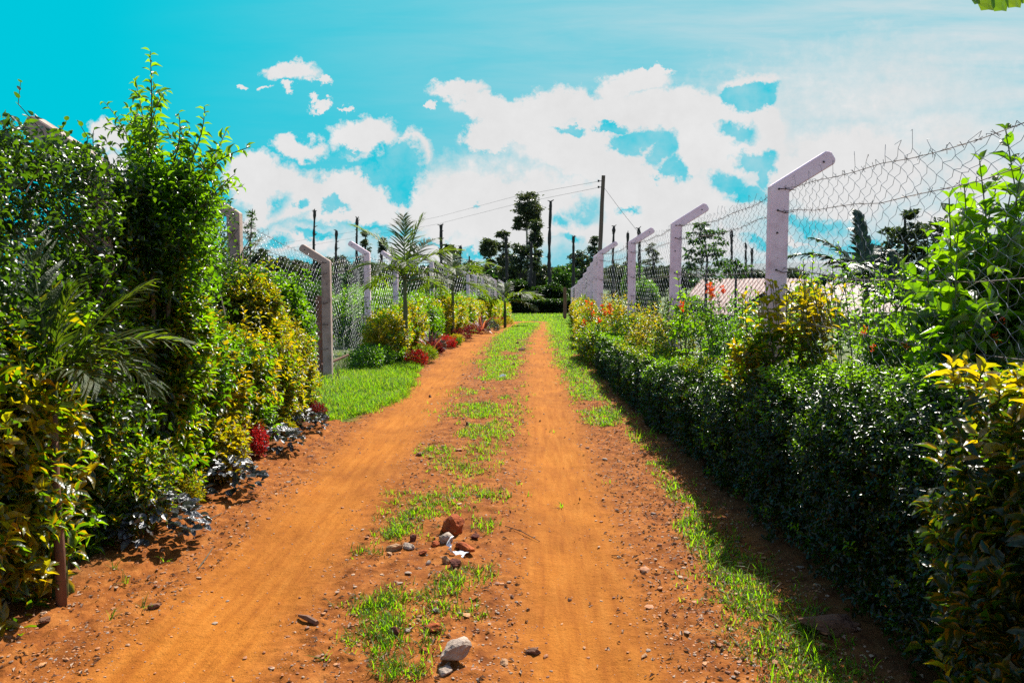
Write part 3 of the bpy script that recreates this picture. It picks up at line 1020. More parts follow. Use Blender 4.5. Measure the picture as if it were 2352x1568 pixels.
def climber():
    """dark creeper thicket smothering the near panels of the fence"""
    R = np.random.RandomState(77)

    def FX(y):
        return np.interp(y, [1, 4.8, 8.6, 10], [-2.5, -2.58, -3.1, -3.1])
    root = empty('climber_thicket', (-3.05, 6.3, 0), 'dark small-leaved creeper smothering the fence around the first leaning post', 'climber', None)
    fo, st = MB(), MB()
    n = 9800
    y = R.uniform(2.7, 9.4, n)
    TOPY, TOPZ = [2.7, 3.4, 4.2, 5.2, 6.2, 6.8, 7.4, 8.3, 9.4], [2.1, 2.22, 2.3, 2.28, 2.35, 2.28, 1.95, 1.75, 1.6]
    gap = (np.abs(y - 4.72) < .16) & (R.rand(n) < .45) | (np.abs(y - 8.45) < .2) & (R.rand(n) < .6)
    y = y[~gap]
    n = len(y)
    top = np.interp(y, TOPY, TOPZ) + (fbm(y * 2.2, 0 * y, 1.0, 3) - .5) * .5
    z = top * (1 - R.rand(n) ** 1.6 * .75)
    x = FX(y) - .22 * sstep(6.7, 7.4, y) + R.normal(size=n) * .09 + .24 * R.rand(n) * (1 - .4 * z / top) + (fbm(y * 2, z * 2, 3.0, 3) - .5) * .4
    tips = np.stack([x, y, z], -1)
    D = np.stack([R.normal(size=n) * .5 + .5, R.normal(size=n) * .5 - .15, R.normal(size=n) * .5 + .35], -1)
    shoots(R, fo, tips, D, R.uniform(.08, .2, n), 7, .042, .6, 'l6', open_=(85, 45), jit=.5)
    # thin wandering runners with round leaves poking above
    for k in range(46):
        y0 = R.uniform(3.0, 9.2)
        t0 = np.interp(y0, TOPY, TOPZ)
        b = np.array([FX(y0) + R.normal() * .12, y0, t0 - .25])
        d = np.array([R.normal() * .25, R.normal() * .3, 1])
        h = R.uniform(.25, .6) * (1.35 if k < 6 and y0 > 4.2 else 1) * min(1, y0 / 5.5)
        pts = np.array([b + d * h * t + np.array([R.normal(), R.normal(), 0]) * .025 for t in np.linspace(0, 1, 6)])
        tube(st, pts, np.linspace(.005, .0018, 6), 4)
        m = 11
        t = np.linspace(.25, 1, m)
        P = np.stack([np.interp(t, np.linspace(0, 1, 6), pts[:, a]) for a in range(3)], -1)
        leaves(fo, P, rdir(R, m) + [0, 0, .3], rdir(R, m) * .4 + [0, 0, 1], R.uniform(.025, .05, m), R.uniform(.02, .035, m), 'rd')
    for k in range(40):
        y0 = R.uniform(3, 9)
        pts = [np.array([FX(y0) + R.normal() * .08, y0 + R.normal() * .08 * j, .0 + .42 * j]) for j in range(6)]
        tube(st, pts, np.linspace(.014, .004, 6), 5)
    fo.build('foliage', M['climber'], root, smooth=True)
    st.build('stems', M['twig'], root)


climber()


def tall_spray():
    """the tall shrub whose long leafy shoots stand against the sky"""
    R = np.random.RandomState(21)
    root = empty('tall_shrub', (-2.62, 5.25, 0), 'tall shrub with long arching leafy shoots against the sky', 'shrub')
    fo, st = MB(), MB()
    D0 = 5.3
    tipspx = [(345, 118, 340, 480), (470, 245, 380, 470), (380, 210, 350, 430), (300, 250, 335, 450), (520, 300, 420, 480), (575, 338, 420, 470), (430, 330, 390, 480), (240, 235, 300, 460),
              (310, 180, 345, 420), (410, 260, 370, 440), (540, 400, 440, 520), (270, 330, 320, 480), (480, 380, 400, 500), (360, 300, 350, 500), (215, 300, 260, 470), (450, 430, 400, 560), (330, 360, 330, 560), (500, 450, 430, 560), (400, 380, 380, 560)]
    for k, (tx, ty, bx, by) in enumerate(tipspx):
        Yk = D0 + R.uniform(-.3, .35)
        T = at(tx, ty, Yk)
        B = at(bx, by, D0)
        t = np.linspace(0, 1, 12)[:, None]
        bow = np.array([R.normal() * .04, R.normal() * .05, .10 * np.linalg.norm((T - B)[:2])])
        pts = B * (1 - t) + T * t + bow * 4 * t * (1 - t)
        tube(st, pts, np.linspace(.008, .002, 12), 5)
        ln = np.linalg.norm(T - B)
        m = int(ln / .028)
        tt = np.linspace(.05, 1, m)
        P = np.stack([np.interp(tt, t[:, 0], pts[:, a]) for a in range(3)], -1)
        dirn = nrm(np.gradient(P, axis=0))
        a = np.arange(m) * 2.4 + R.rand() * 6
        e1 = nrm(np.cross(dirn, [0, 1, 0.2]))
        e2 = np.cross(dirn, e1)
        perp = np.cos(a)[:, None] * e1 + np.sin(a)[:, None] * e2
        size = .108 * (.6 + .5 * R.rand(m)) * (1 - .45 * tt ** 3)
        leaves(fo, P, dirn * .45 + perp + [0, 0, .1], np.array([0, 0, 1]) + R.normal(size=(m, 3)) * .25, size, size * .34, 'l6', R.uniform(1.0, 2.0, m))
        # side twigs
        ns = max(1, int(ln / .1))
        ti = R.uniform(.1, .75, ns)
        Pb = np.stack([np.interp(ti, t[:, 0], pts[:, a_]) for a_ in range(3)], -1)
        Dd = nrm(R.normal(size=(ns, 3)) * [1, 1, .4] + [0, 0, .55])
        sl = R.uniform(.1, .24, ns) * (1 - .5 * ti)
        shoots(R, fo, Pb + Dd * sl[:, None], Dd, sl, 8, .075, .34, 'l6', open_=(70, 30), stem=fo, smi=2, stem_r=.002)
    for k in range(14):
        pts = [at(345, 560, D0) * [1, 1, 0] + [R.normal() * .05, R.normal() * .05, 0], at(345 + R.normal() * 30, 640, D0 + R.normal() * .1), at(tipspx[k][2], tipspx[k][3], D0)]
        tube(st, pts, [.02, .014, .008], 6)
    c = at(380, 520, D0)
    P, nr = super_pts(R, 430, c, (.40, .4, .5), 2.3, .25, 2.5, 5, (.5, 1.05))
    shoots(R, fo, P, nr * .6 + [0, 0, .7] + R.normal(size=P.shape) * .4, R.uniform(.1, .22, len(P)), 8, .07, .36, 'l6', mi=1)
    fo.build('foliage', [M['bright'], M['green'], M['gstem']], root, smooth=True)
    st.build('stems', M['twig'], root)


tall_spray()


# ------------------------------------------------------------------ palms
def frond(parent, B, az, el0, length, curl, nleaf, lw, llen, R, mat='palm', name='frond', vee=.5, rr=.008):
    """arching midrib with leaflets down both sides"""
    mb = MB()
    n = 16
    pts = [np.array(B, float)]
    el = el0
    h = np.array([math.cos(az), math.sin(az), 0])
    for i in range(n - 1):
        pts.append(pts[-1] + (h * math.cos(el) + np.array([0, 0, 1]) * math.sin(el)) * length / (n - 1))
        el -= curl / (n - 1)
    pts = np.array(pts)
    tube(mb, pts, np.linspace(rr, rr * .25, n), 5, 1)
    t = np.linspace(.18, 1, nleaf)
    P = np.stack([np.interp(t, np.linspace(0, 1, n), pts[:, a]) for a in range(3)], -1)
    T = nrm(np.gradient(P, axis=0))
    S = nrm(np.cross(T, [0, 0, 1.0]) + 1e-6)
    Nn = np.cross(S, T)
    for s in (-1, 1):
        fwd = np.interp(t, [0, 1], [.55, 1.6])[:, None]
        D = S * s + T * fwd + Nn * vee * .6 + R.normal(size=P.shape) * .20
        ll = llen * np.interp(t, [.15, .35, .7, 1], [.55, 1, .85, .4]) * R.uniform(.85, 1.1, nleaf)
        leaves(mb, P + R.normal(size=P.shape) * .003, D, Nn + S * (-s) * .3, ll, lw, 'fr', R.uniform(.8, 2.4, nleaf))
    return mb.build(name, [M[mat], M['gstem']], parent)


def palm(label, px, trunk_h, trunk_r, fr, lw, llen, group='small palms planted along the lane', seed=3, stemsplit=0, lean=(0, 0)):
    R = np.random.RandomState(seed)
    b = np.array(px, float)
    root = empty('palm', b, label, 'palm', group)
    mb = MB()
    top = b + [lean[0], lean[1], trunk_h]
    ts = np.linspace(0, 1, 9)
    pts = [b + (top - b) * t + [R.normal() * .004, 0, -.05 * (t == 0)] for t in ts]
    tube(mb, pts, [trunk_r * (1.25 - .5 * t + .08 * (i % 2)) for i, t in enumerate(ts)], 8)
    mb.build('trunk', M['gstem'], root, smooth=True)
    for az, el, ln, cu in fr:
        frond(root, top - [0, 0, R.rand() * .08], rad(az), rad(el), ln, rad(cu), int(20 + ln * 6), lw, llen, R, rr=.006 + .005 * trunk_r / .05)
    return root


b = gnd(932, 826)
palm('tallest slim palm with an arching crown near the two red plants', b, 1.55, .045,
     [(175, 72, 1.5, 55), (100, 80, 1.4, 35), (60, 70, 1.35, 60), (10, 62, 1.3, 70), (200, 50, 1.2, 90), (-30, 40, 1.1, 85), (250, 55, 1.1, 95), (-80, 60, 1.1, 90), (150, 25, .95, 70), (30, 20, .95, 75), (0, 84, 1.3, 20)], .032, .46, seed=5)
b = gnd(1040, 772)
palm('bushy-headed palm further along the golden hedge', b, 1.55, .045,
     [(180, 65, 1.7, 80), (95, 70, 1.5, 70), (60, 55, 1.5, 90), (10, 58, 1.5, 85), (215, 45, 1.5, 95), (-30, 40, 1.4, 85), (250, 30, 1.2, 75), (-80, 60, 1.3, 100), (150, 20, 1.2, 70), (30, 10, 1.2, 60)], .038, .5, seed=6)
b = gnd(1160, 752)
palm('small distant palm at the far end of the golden hedge', b, 1.1, .05,
     [(180, 65, 1.6, 90), (95, 70, 1.5, 80), (40, 40, 1.6, 70), (0, 40, 1.7, 75), (215, 35, 1.5, 80), (-40, 50, 1.4, 85), (-20, 15, 1.4, 55), (120, 25, 1.4, 70)], .06, .6, seed=7)
palm('young palm with a feathered upright frond beside the wooden stake', at(121, 1000, 3.78) * [1, 1, 0] + [0, 0, zb(-2.3, 3.8)], 1.12, .03,
     [(150, 84, .82, 14), (30, 62, .66, 30), (15, 46, .66, 65), (0, 52, .60, 120), (-30, 50, .45, 90), (170, 50, .6, 70), (220, 60, .5, 80), (60, 84, .50, 15)], .019, .27, seed=8)

# ------------------------------------------------------------------ wooden stake and border plants
mb = MB()
b = np.array([-2.26, 3.70, zb(-2.26, 3.70)])
tube(mb, [b + [0, 0, -.05], b + [.004, 0, .3], b + [-.004, 0, .62], b + [0, 0, .95]], [.026, .025, .023, .022], 9)
tag(mb.build('stake', M['stake'], loc=b, smooth=True), 'reddish wooden stake standing in the shade of the near hedge', 'stake')


def lowplant(kind, pxy, w, label, group, seed, h=None):
    R = np.random.RandomState(seed)
    b = gnd(*pxy)
    mb = MB()
    if kind == 'purple':
        n = int(210 * max(.6, w / .25))
        a = R.rand(n) * 6.28
        q = np.sqrt(R.rand(n)) * w
        hh = .06 + (h or .55 * w) * (1 - (q / w) ** 2) * R.uniform(.6, 1.1, n)
        P = b + np.stack([np.cos(a) * q, np.sin(a) * q * 1.1, hh], -1)
        D = np.stack([np.cos(a), np.sin(a), R.uniform(-.3, .35, n)], -1) + R.normal(size=(n, 3)) * .35
        s = R.uniform(.045, .08, n)
        leaves(mb, P, D, np.array([0, 0, 1]) + R.normal(size=(n, 3)) * .3, s, s * .72, 'rd', 1.6)
    elif kind == 'coral':
        n = 46
        a = R.rand(n) * 6.28
        e = np.radians(R.uniform(15, 80, n))
        D = np.stack([np.cos(a) * np.cos(e), np.sin(a) * np.cos(e), np.sin(e)], -1)
        P = b + D * .05 + [0, 0, .05] + np.stack([np.cos(a), np.sin(a), 0 * a], -1) * .08
        s = R.uniform(.35, .55, n) * (w / .4)
        leaves(mb, P, D, np.array([0, 0, 1.0]) - D * .2, s, .06 * w / .4, 'bl', 1.1)
    else:
        n = 260 if b[1] < 18 else 170
        c = b + [0, 0, (h or w) * .6]
        P, nr = super_pts(R, n, c, (w, w, (h or w) * .75), 2.2, .2, 6, seed, (.7, 1.05), -.7, False)
        s = np.clip(.028 + .0012 * b[1], .03, .06)
        shoots(R, mb, P, nr * .8 + [0, 0, .5] + R.normal(size=P.shape) * .35, .07, 6, s, .32, 'l2')
    mt = {'purple': 'purple', 'coral': 'coral', 'red': 'red', 'maroon': 'maroon', 'gold': 'yellow', 'ball': 'vari', 'white': 'purple', 'dark': 'climber'}[kind]
    names = {'purple': ('ground_plant', 'ground plant'), 'coral': ('spiky_plant', 'plant')}
    nm, ct = names.get(kind, ('border_plant', 'plant'))
    tag(mb.build(nm, M[mt], loc=b), label, ct, group)


BG = 'low border plants along the hedge foot'
lowplant('purple', (362, 1232), .27, 'large silvery purple ground plant closest to the stake', BG, 101, .2)
lowplant('purple', (530, 1128), .22, 'silvery purple ground plant before the red border plant', BG, 102, .17)
lowplant('purple', (632, 1032), .24, 'wide silvery purple ground plant beyond the red border plant', BG, 103, .16)
lowplant('purple', (700, 985), .24, 'dark purple ground plant next to the grassy gap', BG, 104, .12)
lowplant('red', (578, 1055), .15, 'vivid red border plant between two silvery ground plants', BG, 105, .24)
lowplant('maroon', (718, 958), .17, 'dull red border plant at the edge of the lawn', BG, 106, .14)
lowplant('gold', (425, 1160), .13, 'small yellow border plant beside the largest ground plant', BG, 107, .17)
lowplant('gold', (655, 1000), .11, 'tiny yellow border plant near the dark purple one', BG, 108, .13)
far = [('red', 955, 838, .24, 'bright red border plant at the foot of the tallest slim palm'), ('ball', 976, 830, .26, 'round clipped green border plant beside the bright red one'), ('maroon', 1000, 812, .2, 'maroon border plant before the coral spiky plant'),
       ('coral', 990, 812, .42, 'coral red spiky plant below the golden hedge'), ('red', 1028, 798, .24, 'red border plant just past the coral spiky plant'), ('dark', 1042, 795, .2, 'dark green border plant beneath the bushy-headed palm'),
       ('maroon', 1062, 782, .28, 'round maroon border plant past the bushy-headed palm'), ('maroon', 1086, 771, .3, 'second round maroon border plant further along the hedge'), ('coral', 1105, 765, .45, 'smaller coral spiky plant far along the golden hedge'),
       ('gold', 1050, 790, .2, 'small yellow-green border plant between the maroon ones and the palm'), ('ball', 1133, 756, .33, 'rounded pale green border plant near the lane bend'), ('red', 1137, 748, .3, 'far red border plant by the lane bend'),
       ('white', 1128, 764, .3, 'silvery border plant near the lane bend'), ('maroon', 1155, 746, .32, 'most distant maroon border plant at the hedge end'), ('gold', 1166, 748, .3, 'most distant yellow border plant at the hedge end'), ('white', 1008, 806, .2, 'silvery border plant beside the coral spiky plant')]
for i, (k, px, py, w, lb) in enumerate(far):
    lowplant(k, (px, py), w, lb, BG, 120 + i)

# ------------------------------------------------------------------ far golden hedge and greenery behind it
GH = 'golden bushes of the far hedge'
lbs = ['golden bush beginning the far hedge beside the slim palm trunk', 'golden bush behind the coral spiky plant', 'golden bush just before the bushy-headed palm', 'yellow-green bush behind the bushy-headed palm',
       'golden bush behind the two round maroon plants', 'yellow bush behind the smaller coral plant', 'yellow-green far hedge bush near the pale green border plant', 'second last golden bush of the far hedge', 'last golden bush where the lane bends']
ys = [15.4, 17.6, 20.0, 22.6, 25.6, 29.2, 33.4, 38.2, 43.0]
for i, y in enumerate(ys):
    ry = (ys[min(i + 1, 8)] - ys[max(i - 1, 0)]) / (4 if 0 < i < 8 else 2) * 1.05
    x = np.interp(y, [15, 22, 30, 38, 44], [-2.75, -2.55, -2.2, -1.75, -1.35])
    h = np.interp(y, [15, 20, 30, 44], [.95, 1.15, 1.15, 1.15])
    Lf = .055 + .0016 * y
    bush('hedge_bush', lbs[i], 'bush', (x, y, zb(x, y)), (.42, ry, h / 2), int(900 * ry / 1.2), Lf, ('gold', 'bright') if i % 3 != 1 else ('yellow', 'bright'), .45, 'l2', 3.0, .2, 1.6, .18, 8, .7, .6, GH, 5, 140 + i, sprout=12, sprout_len=.22, mixf=.56)
GB = 'green bushes against the far fence'
for i, (px, pt, pb_, Y, rx, mt, lb) in enumerate([
        (800, 668, 860, 19.5, .75, ('bright', 'green'), 'leafy green bush inside the fence between corner post and next post'), (868, 660, 830, 22.5, .8, 'bright', 'broad green bush beside the second straight post'),
        (898, 728, 840, 16.0, .26, ('vari', 'green'), 'dark green bush behind the slim palm trunk'), (960, 690, 760, 19.5, .6, 'green', 'green bush by the fence beyond the slim palm'), (1005, 685, 740, 23.5, .7, 'bright', 'bright green bush between the two palms'),
        (1050, 690, 735, 28, .8, 'green', 'green bush at the fence beside the bushy-headed palm'), (1100, 692, 730, 34, .9, 'green', 'green bush under the distant fence posts'), (1135, 694, 725, 40, .9, 'bright', 'far green bush at the end of the fence posts')]):
    a0, a1 = at(px, pt, Y), at(px, pb_, Y)
    g0 = float(terr(0, Y)) - .1
    bush('fence_bush', lb, 'bush', (a0[0] - (.3 if Y > 23 else .0), Y, g0), (rx, .5 if Y < 17 else 1.2, (a0[2] - g0) / 2), 620, .075 + .0012 * Y, mt, .45, 'l2', 2.6, .25, 1.5, .2, 8, .7, .6, GB, 6, 160 + i, sprout=9, sprout_len=.3)
bush('weed_clump', 'low weedy plants at the foot of the mesh beside the corner post', 'plant', (-2.75, 13.9, zb(-2.75, 13.9)), (.4, .9, .22), 380, .06, 'green', .45, 'l2', 2.2, .3, 2.5, .15, 7, .8, .6, None, 4, 171)
bush('weed_clump', 'low green weeds below the slim palm trunk', 'plant', (-2.5, 15.0, zb(-2.5, 15)), (.3, .5, .16), 240, .06, 'bright', .5, 'l2', 2.2, .3, 2.5, .15, 7, .8, .6, None, 4, 172)

# ------------------------------------------------------------------ clipped hedge on the shady side
CH = 'clipped dark hedge bushes along the shady side'
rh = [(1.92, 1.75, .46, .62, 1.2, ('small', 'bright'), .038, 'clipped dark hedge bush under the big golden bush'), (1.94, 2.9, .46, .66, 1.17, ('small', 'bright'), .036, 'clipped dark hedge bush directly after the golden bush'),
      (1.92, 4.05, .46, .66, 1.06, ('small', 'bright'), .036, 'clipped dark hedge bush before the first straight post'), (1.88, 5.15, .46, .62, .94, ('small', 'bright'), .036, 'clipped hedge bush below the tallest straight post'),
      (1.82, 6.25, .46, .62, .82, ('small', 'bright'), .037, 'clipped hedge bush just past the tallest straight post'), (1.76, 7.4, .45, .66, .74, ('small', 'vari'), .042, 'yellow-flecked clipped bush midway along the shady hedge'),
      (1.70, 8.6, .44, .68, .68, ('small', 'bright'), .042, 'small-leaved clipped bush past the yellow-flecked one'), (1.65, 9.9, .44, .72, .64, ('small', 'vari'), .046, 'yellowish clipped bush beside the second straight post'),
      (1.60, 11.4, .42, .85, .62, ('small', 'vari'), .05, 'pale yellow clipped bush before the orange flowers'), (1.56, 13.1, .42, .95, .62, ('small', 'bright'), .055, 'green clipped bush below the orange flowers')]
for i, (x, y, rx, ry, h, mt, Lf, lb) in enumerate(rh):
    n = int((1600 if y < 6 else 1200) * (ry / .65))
    bush('hedge_bush', lb, 'bush', (x, y, zb(x, y)), (rx, ry, h / 2), n, Lf, mt, .55, 'l6' if y < 7 else 'l2', 6.0, .09, 2.6, .09, 9, .6, .75, CH, 10, 200 + i, shell=(.8, 1.03), inner=1.3, sprout=int(120 * ry / .65), sprout_len=.075, jit=.45, mixf=.80 if i % 3 else .68)  # bright sprouts paint a sunlit top above the shade-dark face leaves
for i, (x, y, ry, h, lb) in enumerate([(1.42, 15.5, 1.3, .72, 'pale green hedge bush beside the far wheel track'), (1.52, 18.4, 1.5, .85, 'light yellow hedge bush below the row of far posts'), (1.72, 21.8, 1.8, .95, 'yellow-green hedge bush further down the post row'),
                                     (1.95, 26, 2.2, 1.05, 'hazy green hedge bush where the posts close up'), (2.2, 31, 2.6, 1.05, 'distant pale hedge bush under the closest-packed posts'), (2.42, 37, 3.0, 1.1, 'very distant hedge bush near the far wooden post')]):
    bush('hedge_bush', lb, 'bush', (x, y, zb(x, y)), (.45, ry, h / 2), int(520 * ry), .06 + .0012 * y, ['vari', 'gold', 'yellow'][i % 3], .48, 'l2', 3.0, .2, 1.8, .16, 8, .7, .6, 'pale far bushes of the shady hedge', 6, 220 + i, sprout=12, sprout_len=.2)
bush('golden_bush', 'big-leaved golden variegated bush at the near end of the shady hedge', 'bush', (1.80, 2.3, 0), (.50, .52, .63), 900, .078, ('vari_shade', 'gold'), .48, 'l6', 4.0, .14, 2.4, .13, 9, .7, .65, None, 8, 231, sprout=90, sprout_len=.10, mixf=.74)  # gold tips over shade-coloured leaves paint the sunlit top

# shrubs standing behind the clipped hedge
SB = 'loose shrubs growing through the shady-side fence'
sb = [
    ((1.84, 5.8, .80), (.38, .24, .24), 110, .09, ('vari', 'gold'), .45, 'l6', 'yellow-edged bush wrapped round the tallest straight post', 34, .40),
    ((2.50, 5.2, .4), (.42, .42, .52), 420, .05, 'bright', .5, 'l6', 'fine-leaved green bush just before the tallest straight post', 14, .4),
    ((2.48, 4.3, .4), (.38, .4, .46), 460, .045, 'green', .5, 'l6', 'small-leaved dark shrub between the clipped hedge and the tall shrub', 10, .25),
    ((2.23, 7.4, .4), (.4, .5, .45), 420, .065, 'bright', .45, 'l6', 'bright green shrub between the two tallest straight posts', 12, .3),
    ((2.23, 8.6, .3), (.38, .5, .46), 420, .065, 'green', .45, 'l6', 'leafy shrub with an upright tip before the second straight post', 10, .4),
    ((1.92, 9.9, .3), (.36, .5, .45), 420, .06, 'vari', .45, 'l2', 'variegated shrub at the foot of the second straight post', 10, .3),
    ((1.84, 11.6, .25), (.36, .7, .42), 420, .065, 'yellow', .45, 'l2', 'yellow shrub between the second and third straight posts', 10, .25),
    ((1.78, 13.6, .2), (.36, .8, .42), 420, .07, 'vari', .45, 'l2', 'variegated shrub at the foot of the third straight post', 10, .3),
    ((1.82, 16.2, .1), (.36, 1.0, .52), 480, .08, 'yellow', .45, 'l2', 'yellow-green shrub between the third and fourth straight posts', 10, .3),
]
for i, (c, r, n, Lf, mt, asp, tp, lb, sp, sl) in enumerate(sb):
    bush('shrub', lb, 'shrub', c, r, int(n * .8), Lf, mt, asp, tp, 2.4, .25, 2.6, .17, 8, .9, .5, SB, 9, 240 + i, inner=.12, sprout=sp, sprout_len=sl, twig=c[1] < 8)


def cane_shrub(label, canes, L, mat, seed, asp=.45, dens=.045, group=SB, floret=None, zlow=.85):
    """shrub of upright canes set with opposite leaves; canes = [(base xyz, tip xyz)]"""
    R = np.random.RandomState(seed)
    root = empty('cane_shrub', canes[0][0], label, 'shrub', group)
    fo, st = MB(), MB()
    for B, T in canes:
        B, T = np.array(B, float), np.array(T, float)
        ln = np.linalg.norm(T - B)
        t = np.linspace(0, 1, 10)[:, None]
        bow = np.array([R.normal() * .05, R.normal() * .05, 0])
        pts = B * (1 - t) + T * t + bow * 4 * t * (1 - t)
        tube(st, pts, np.linspace(.008, .003, 10), 5)
        m = max(6, int(ln * .85 / dens))
        t0_ = min(.7, max(.1, zlow / T[2]))
        m = max(6, int(m * (1 - t0_) * 1.1))
        tt = np.linspace(t0_, 1, m)
        P = np.stack([np.interp(tt, t[:, 0], pts[:, a]) for a in range(3)], -1)
        dirn = nrm(np.gradient(P, axis=0))
        e1 = nrm(np.cross(dirn, [0, 1, .1]))
        e2 = np.cross(dirn, e1)
        for s in (0, PI):
            a = np.arange(m) * 1.571 + s + R.normal(size=m) * .3
            perp = np.cos(a)[:, None] * e1 + np.sin(a)[:, None] * e2
            lift = np.interp(tt, [0, .8, 1], [.15, .4, 1.6])[:, None]
            size = L * (.75 + .45 * R.rand(m)) * np.interp(tt, [0, .85, 1], [.9, 1, .5])
            leaves(fo, P, perp + dirn * lift, np.array([0, 0, 1]) + R.normal(size=(m, 3)) * .25, size, size * asp, 'l6', R.uniform(.8, 2.0, m))
        ns = int(ln / .16)
        if ns:
            ti = R.uniform(t0_ + .08, .88, ns)
            Pb = np.stack([np.interp(ti, t[:, 0], pts[:, a_]) for a_ in range(3)], -1)
            Dd = nrm(R.normal(size=(ns, 3)) * [1, 1, .3] + [0, 0, .6])
            sl = R.uniform(.1, .25, ns)
            shoots(R, fo, Pb + Dd * sl[:, None], Dd, sl, 7, L * .85, asp, 'l6', stem=fo, smi=2)
    fo.build('foliage', FM(mat), root, smooth=True)
    st.build('canes', M['gstem'], root)
    for c in floret or []:
        mb = MB()
        c = np.array(c, float)
        fs_ = .85 if c[1] > 10 else (.5 if c[1] > 6 else .36)
        n = 22 if c[1] > 6 else 12
        P = c + R.uniform(-1, 1, (n, 3)) * np.array([.03, .03, .07]) * fs_
        leaves(mb, P, rdir(R, n) + [0, 0, .5], rdir(R, n), .075 * fs_, .026 * fs_, 'l2')
        mb.build('flower', M['flower'], root)
    return root


Rr = np.random.RandomState(9)


def canes_px(lst, Y, by=.35, sp=.12):
    out = []
    for tx, ty in lst:
        Yk = Y + Rr.normal() * sp
        T = at(tx, ty, Yk)
        out.append((np.array([T[0] + Rr.normal() * .06 + .10, Yk + Rr.normal() * .08, 0.0]), T))
    return out


cane_shrub('tall broad-leaved shrub leaning through the sagging mesh beside the golden bush', canes_px([(2310, 300), (2250, 370), (2345, 380), (2180, 455), (2215, 430), (2290, 420), (2130, 545), (2330, 500), (2240, 540), (2160, 580), (2350, 600), (2280, 620), (2200, 650), (2300, 720), (2345, 690), (2230, 700), (2320, 450), (2265, 480), (2200, 520), (2335, 560)], 4.2, .3, .18), .135, 'bright', 301, .52, .07,
           floret=[at(2300, 735, 3.9), at(2285, 780, 3.9)])
cane_shrub('dark leafy shrub filling the corner behind the tall broad-leaved one', canes_px([(2330, 640), (2270, 680), (2350, 740), (2300, 780), (2240, 760), (2190, 740), (2340, 800), (2210, 720)], 3.95, .3, .1), .115, 'green', 302, .5, .065)
cane_shrub('thin upright shrub with small leaves past the sagging mesh', canes_px([(1868, 580), (1845, 600), (1900, 640), (1925, 560), (1885, 620), (1955, 650), (1910, 590), (1975, 640)], 6.3, .4, .2), .066, 'bright', 303, .45, .04)
cane_shrub('leafy cane shrub rising midway between the tallest post and the tall shrub', canes_px([(2062, 660), (2040, 600), (2010, 690), (2085, 640), (1990, 720), (2100, 690), (2030, 740), (2070, 740)], 5.2, .4, .2), .082, 'bright', 304, .45, .05,
           floret=[at(2005, 800, 4.9), at(2080, 795, 4.9), at(1985, 760, 4.9)])
cane_shrub('slim leafy cane in front of the second straight post', canes_px([(1556, 628), (1545, 690), (1580, 700)], 8.3, .3, .1), .085, 'bright', 305, .42, .06)
cane_shrub('orange-flowered shrub at the foot of the third straight post', canes_px([(1352, 690), (1368, 705), (1385, 700), (1400, 706), (1340, 715), (1412, 720)], 15.2, .1, .5), .085, 'green', 306, .4, .06, group='shrubs with orange flowers', zlow=.3,
           floret=[at(1350, 696, 15.2), at(1356, 706, 15.0), at(1362, 722, 15), at(1384, 708, 15.3), at(1388, 720, 15.2), at(1400, 704, 15.2), at(1402, 716, 15), at(1376, 735, 14.8), at(1342, 742, 14.8)])
cane_shrub('orange-flowered shrub between the two tallest straight posts', canes_px([(1632, 655), (1610, 690), (1650, 680), (1628, 675)], 7.6, .3, .15), .06, 'green', 307, .42, .05, group='shrubs with orange flowers',
           floret=[at(1632, 660, 7.6), at(1636, 672, 7.6), at(1628, 668, 7.55), at(1660, 668, 7.6), at(1634, 680, 7.55), at(1566, 704, 7.5)])


# ------------------------------------------------------------------ fences
def post_mesh():
    w, wy, Ln = .135, .12, .50
    a, nn, aw = np.array([.845, .535]), np.array([-.535, .845]), .115
    K = np.array([0, 0.0])
    t = (w - .535 * aw) / .845
    c = .024
    pl = [np.array([0, -3.0]), np.array([w, -3.0]), K - nn * aw + a * t, K + a * (Ln - c) - nn * aw, K + a * Ln - nn * (aw - c), K + a * Ln - nn * c, K + a * (Ln - c), K]
    bm = bmesh.new()
    vs = [bm.verts.new((p[0], -wy / 2, p[1])) for p in pl]
    f = bm.faces.new(vs)
    r = bmesh.ops.extrude_face_region(bm, geom=[f])
    bmesh.ops.translate(bm, verts=[v for v in r['geom'] if isinstance(v, bmesh.types.BMVert)], vec=(0, wy, 0))
    bmesh.ops.recalc_face_normals(bm, faces=bm.faces)
    bmesh.ops.bevel(bm, geom=[e for e in bm.edges], offset=.008, segments=1, affect='EDGES')
    me = bpy.data.meshes.new('post')
    bm.to_mesh(me)
    bm.free()
    return me


POST = post_mesh()
HOLES = [(.055, -.03), (.05, -.19), (.05, -.36), (.05, -.64), (.05, -.98), (.05, -1.35), (.38, .17)]


def tie_mesh(i):
    x, z = HOLES[i]
    mb = MB()
    tube(mb, [[x, -.066, z], [x, -.0602, z]], .008, 8)  # dark plug standing in for the shadowed hole in the post
    if i not in (2, 6):
        tube(mb, [[x, -.066, z], [x + .05, -.070, z - .02 * (i % 2)], [x + .125, -.055, z - .01]], .0028, 4)
    o = mb.build('hole_and_tie', M['tie'])
    me = o.data
    bpy.data.objects.remove(o)
    return me


TIES = [tie_mesh(i) for i in range(7)]


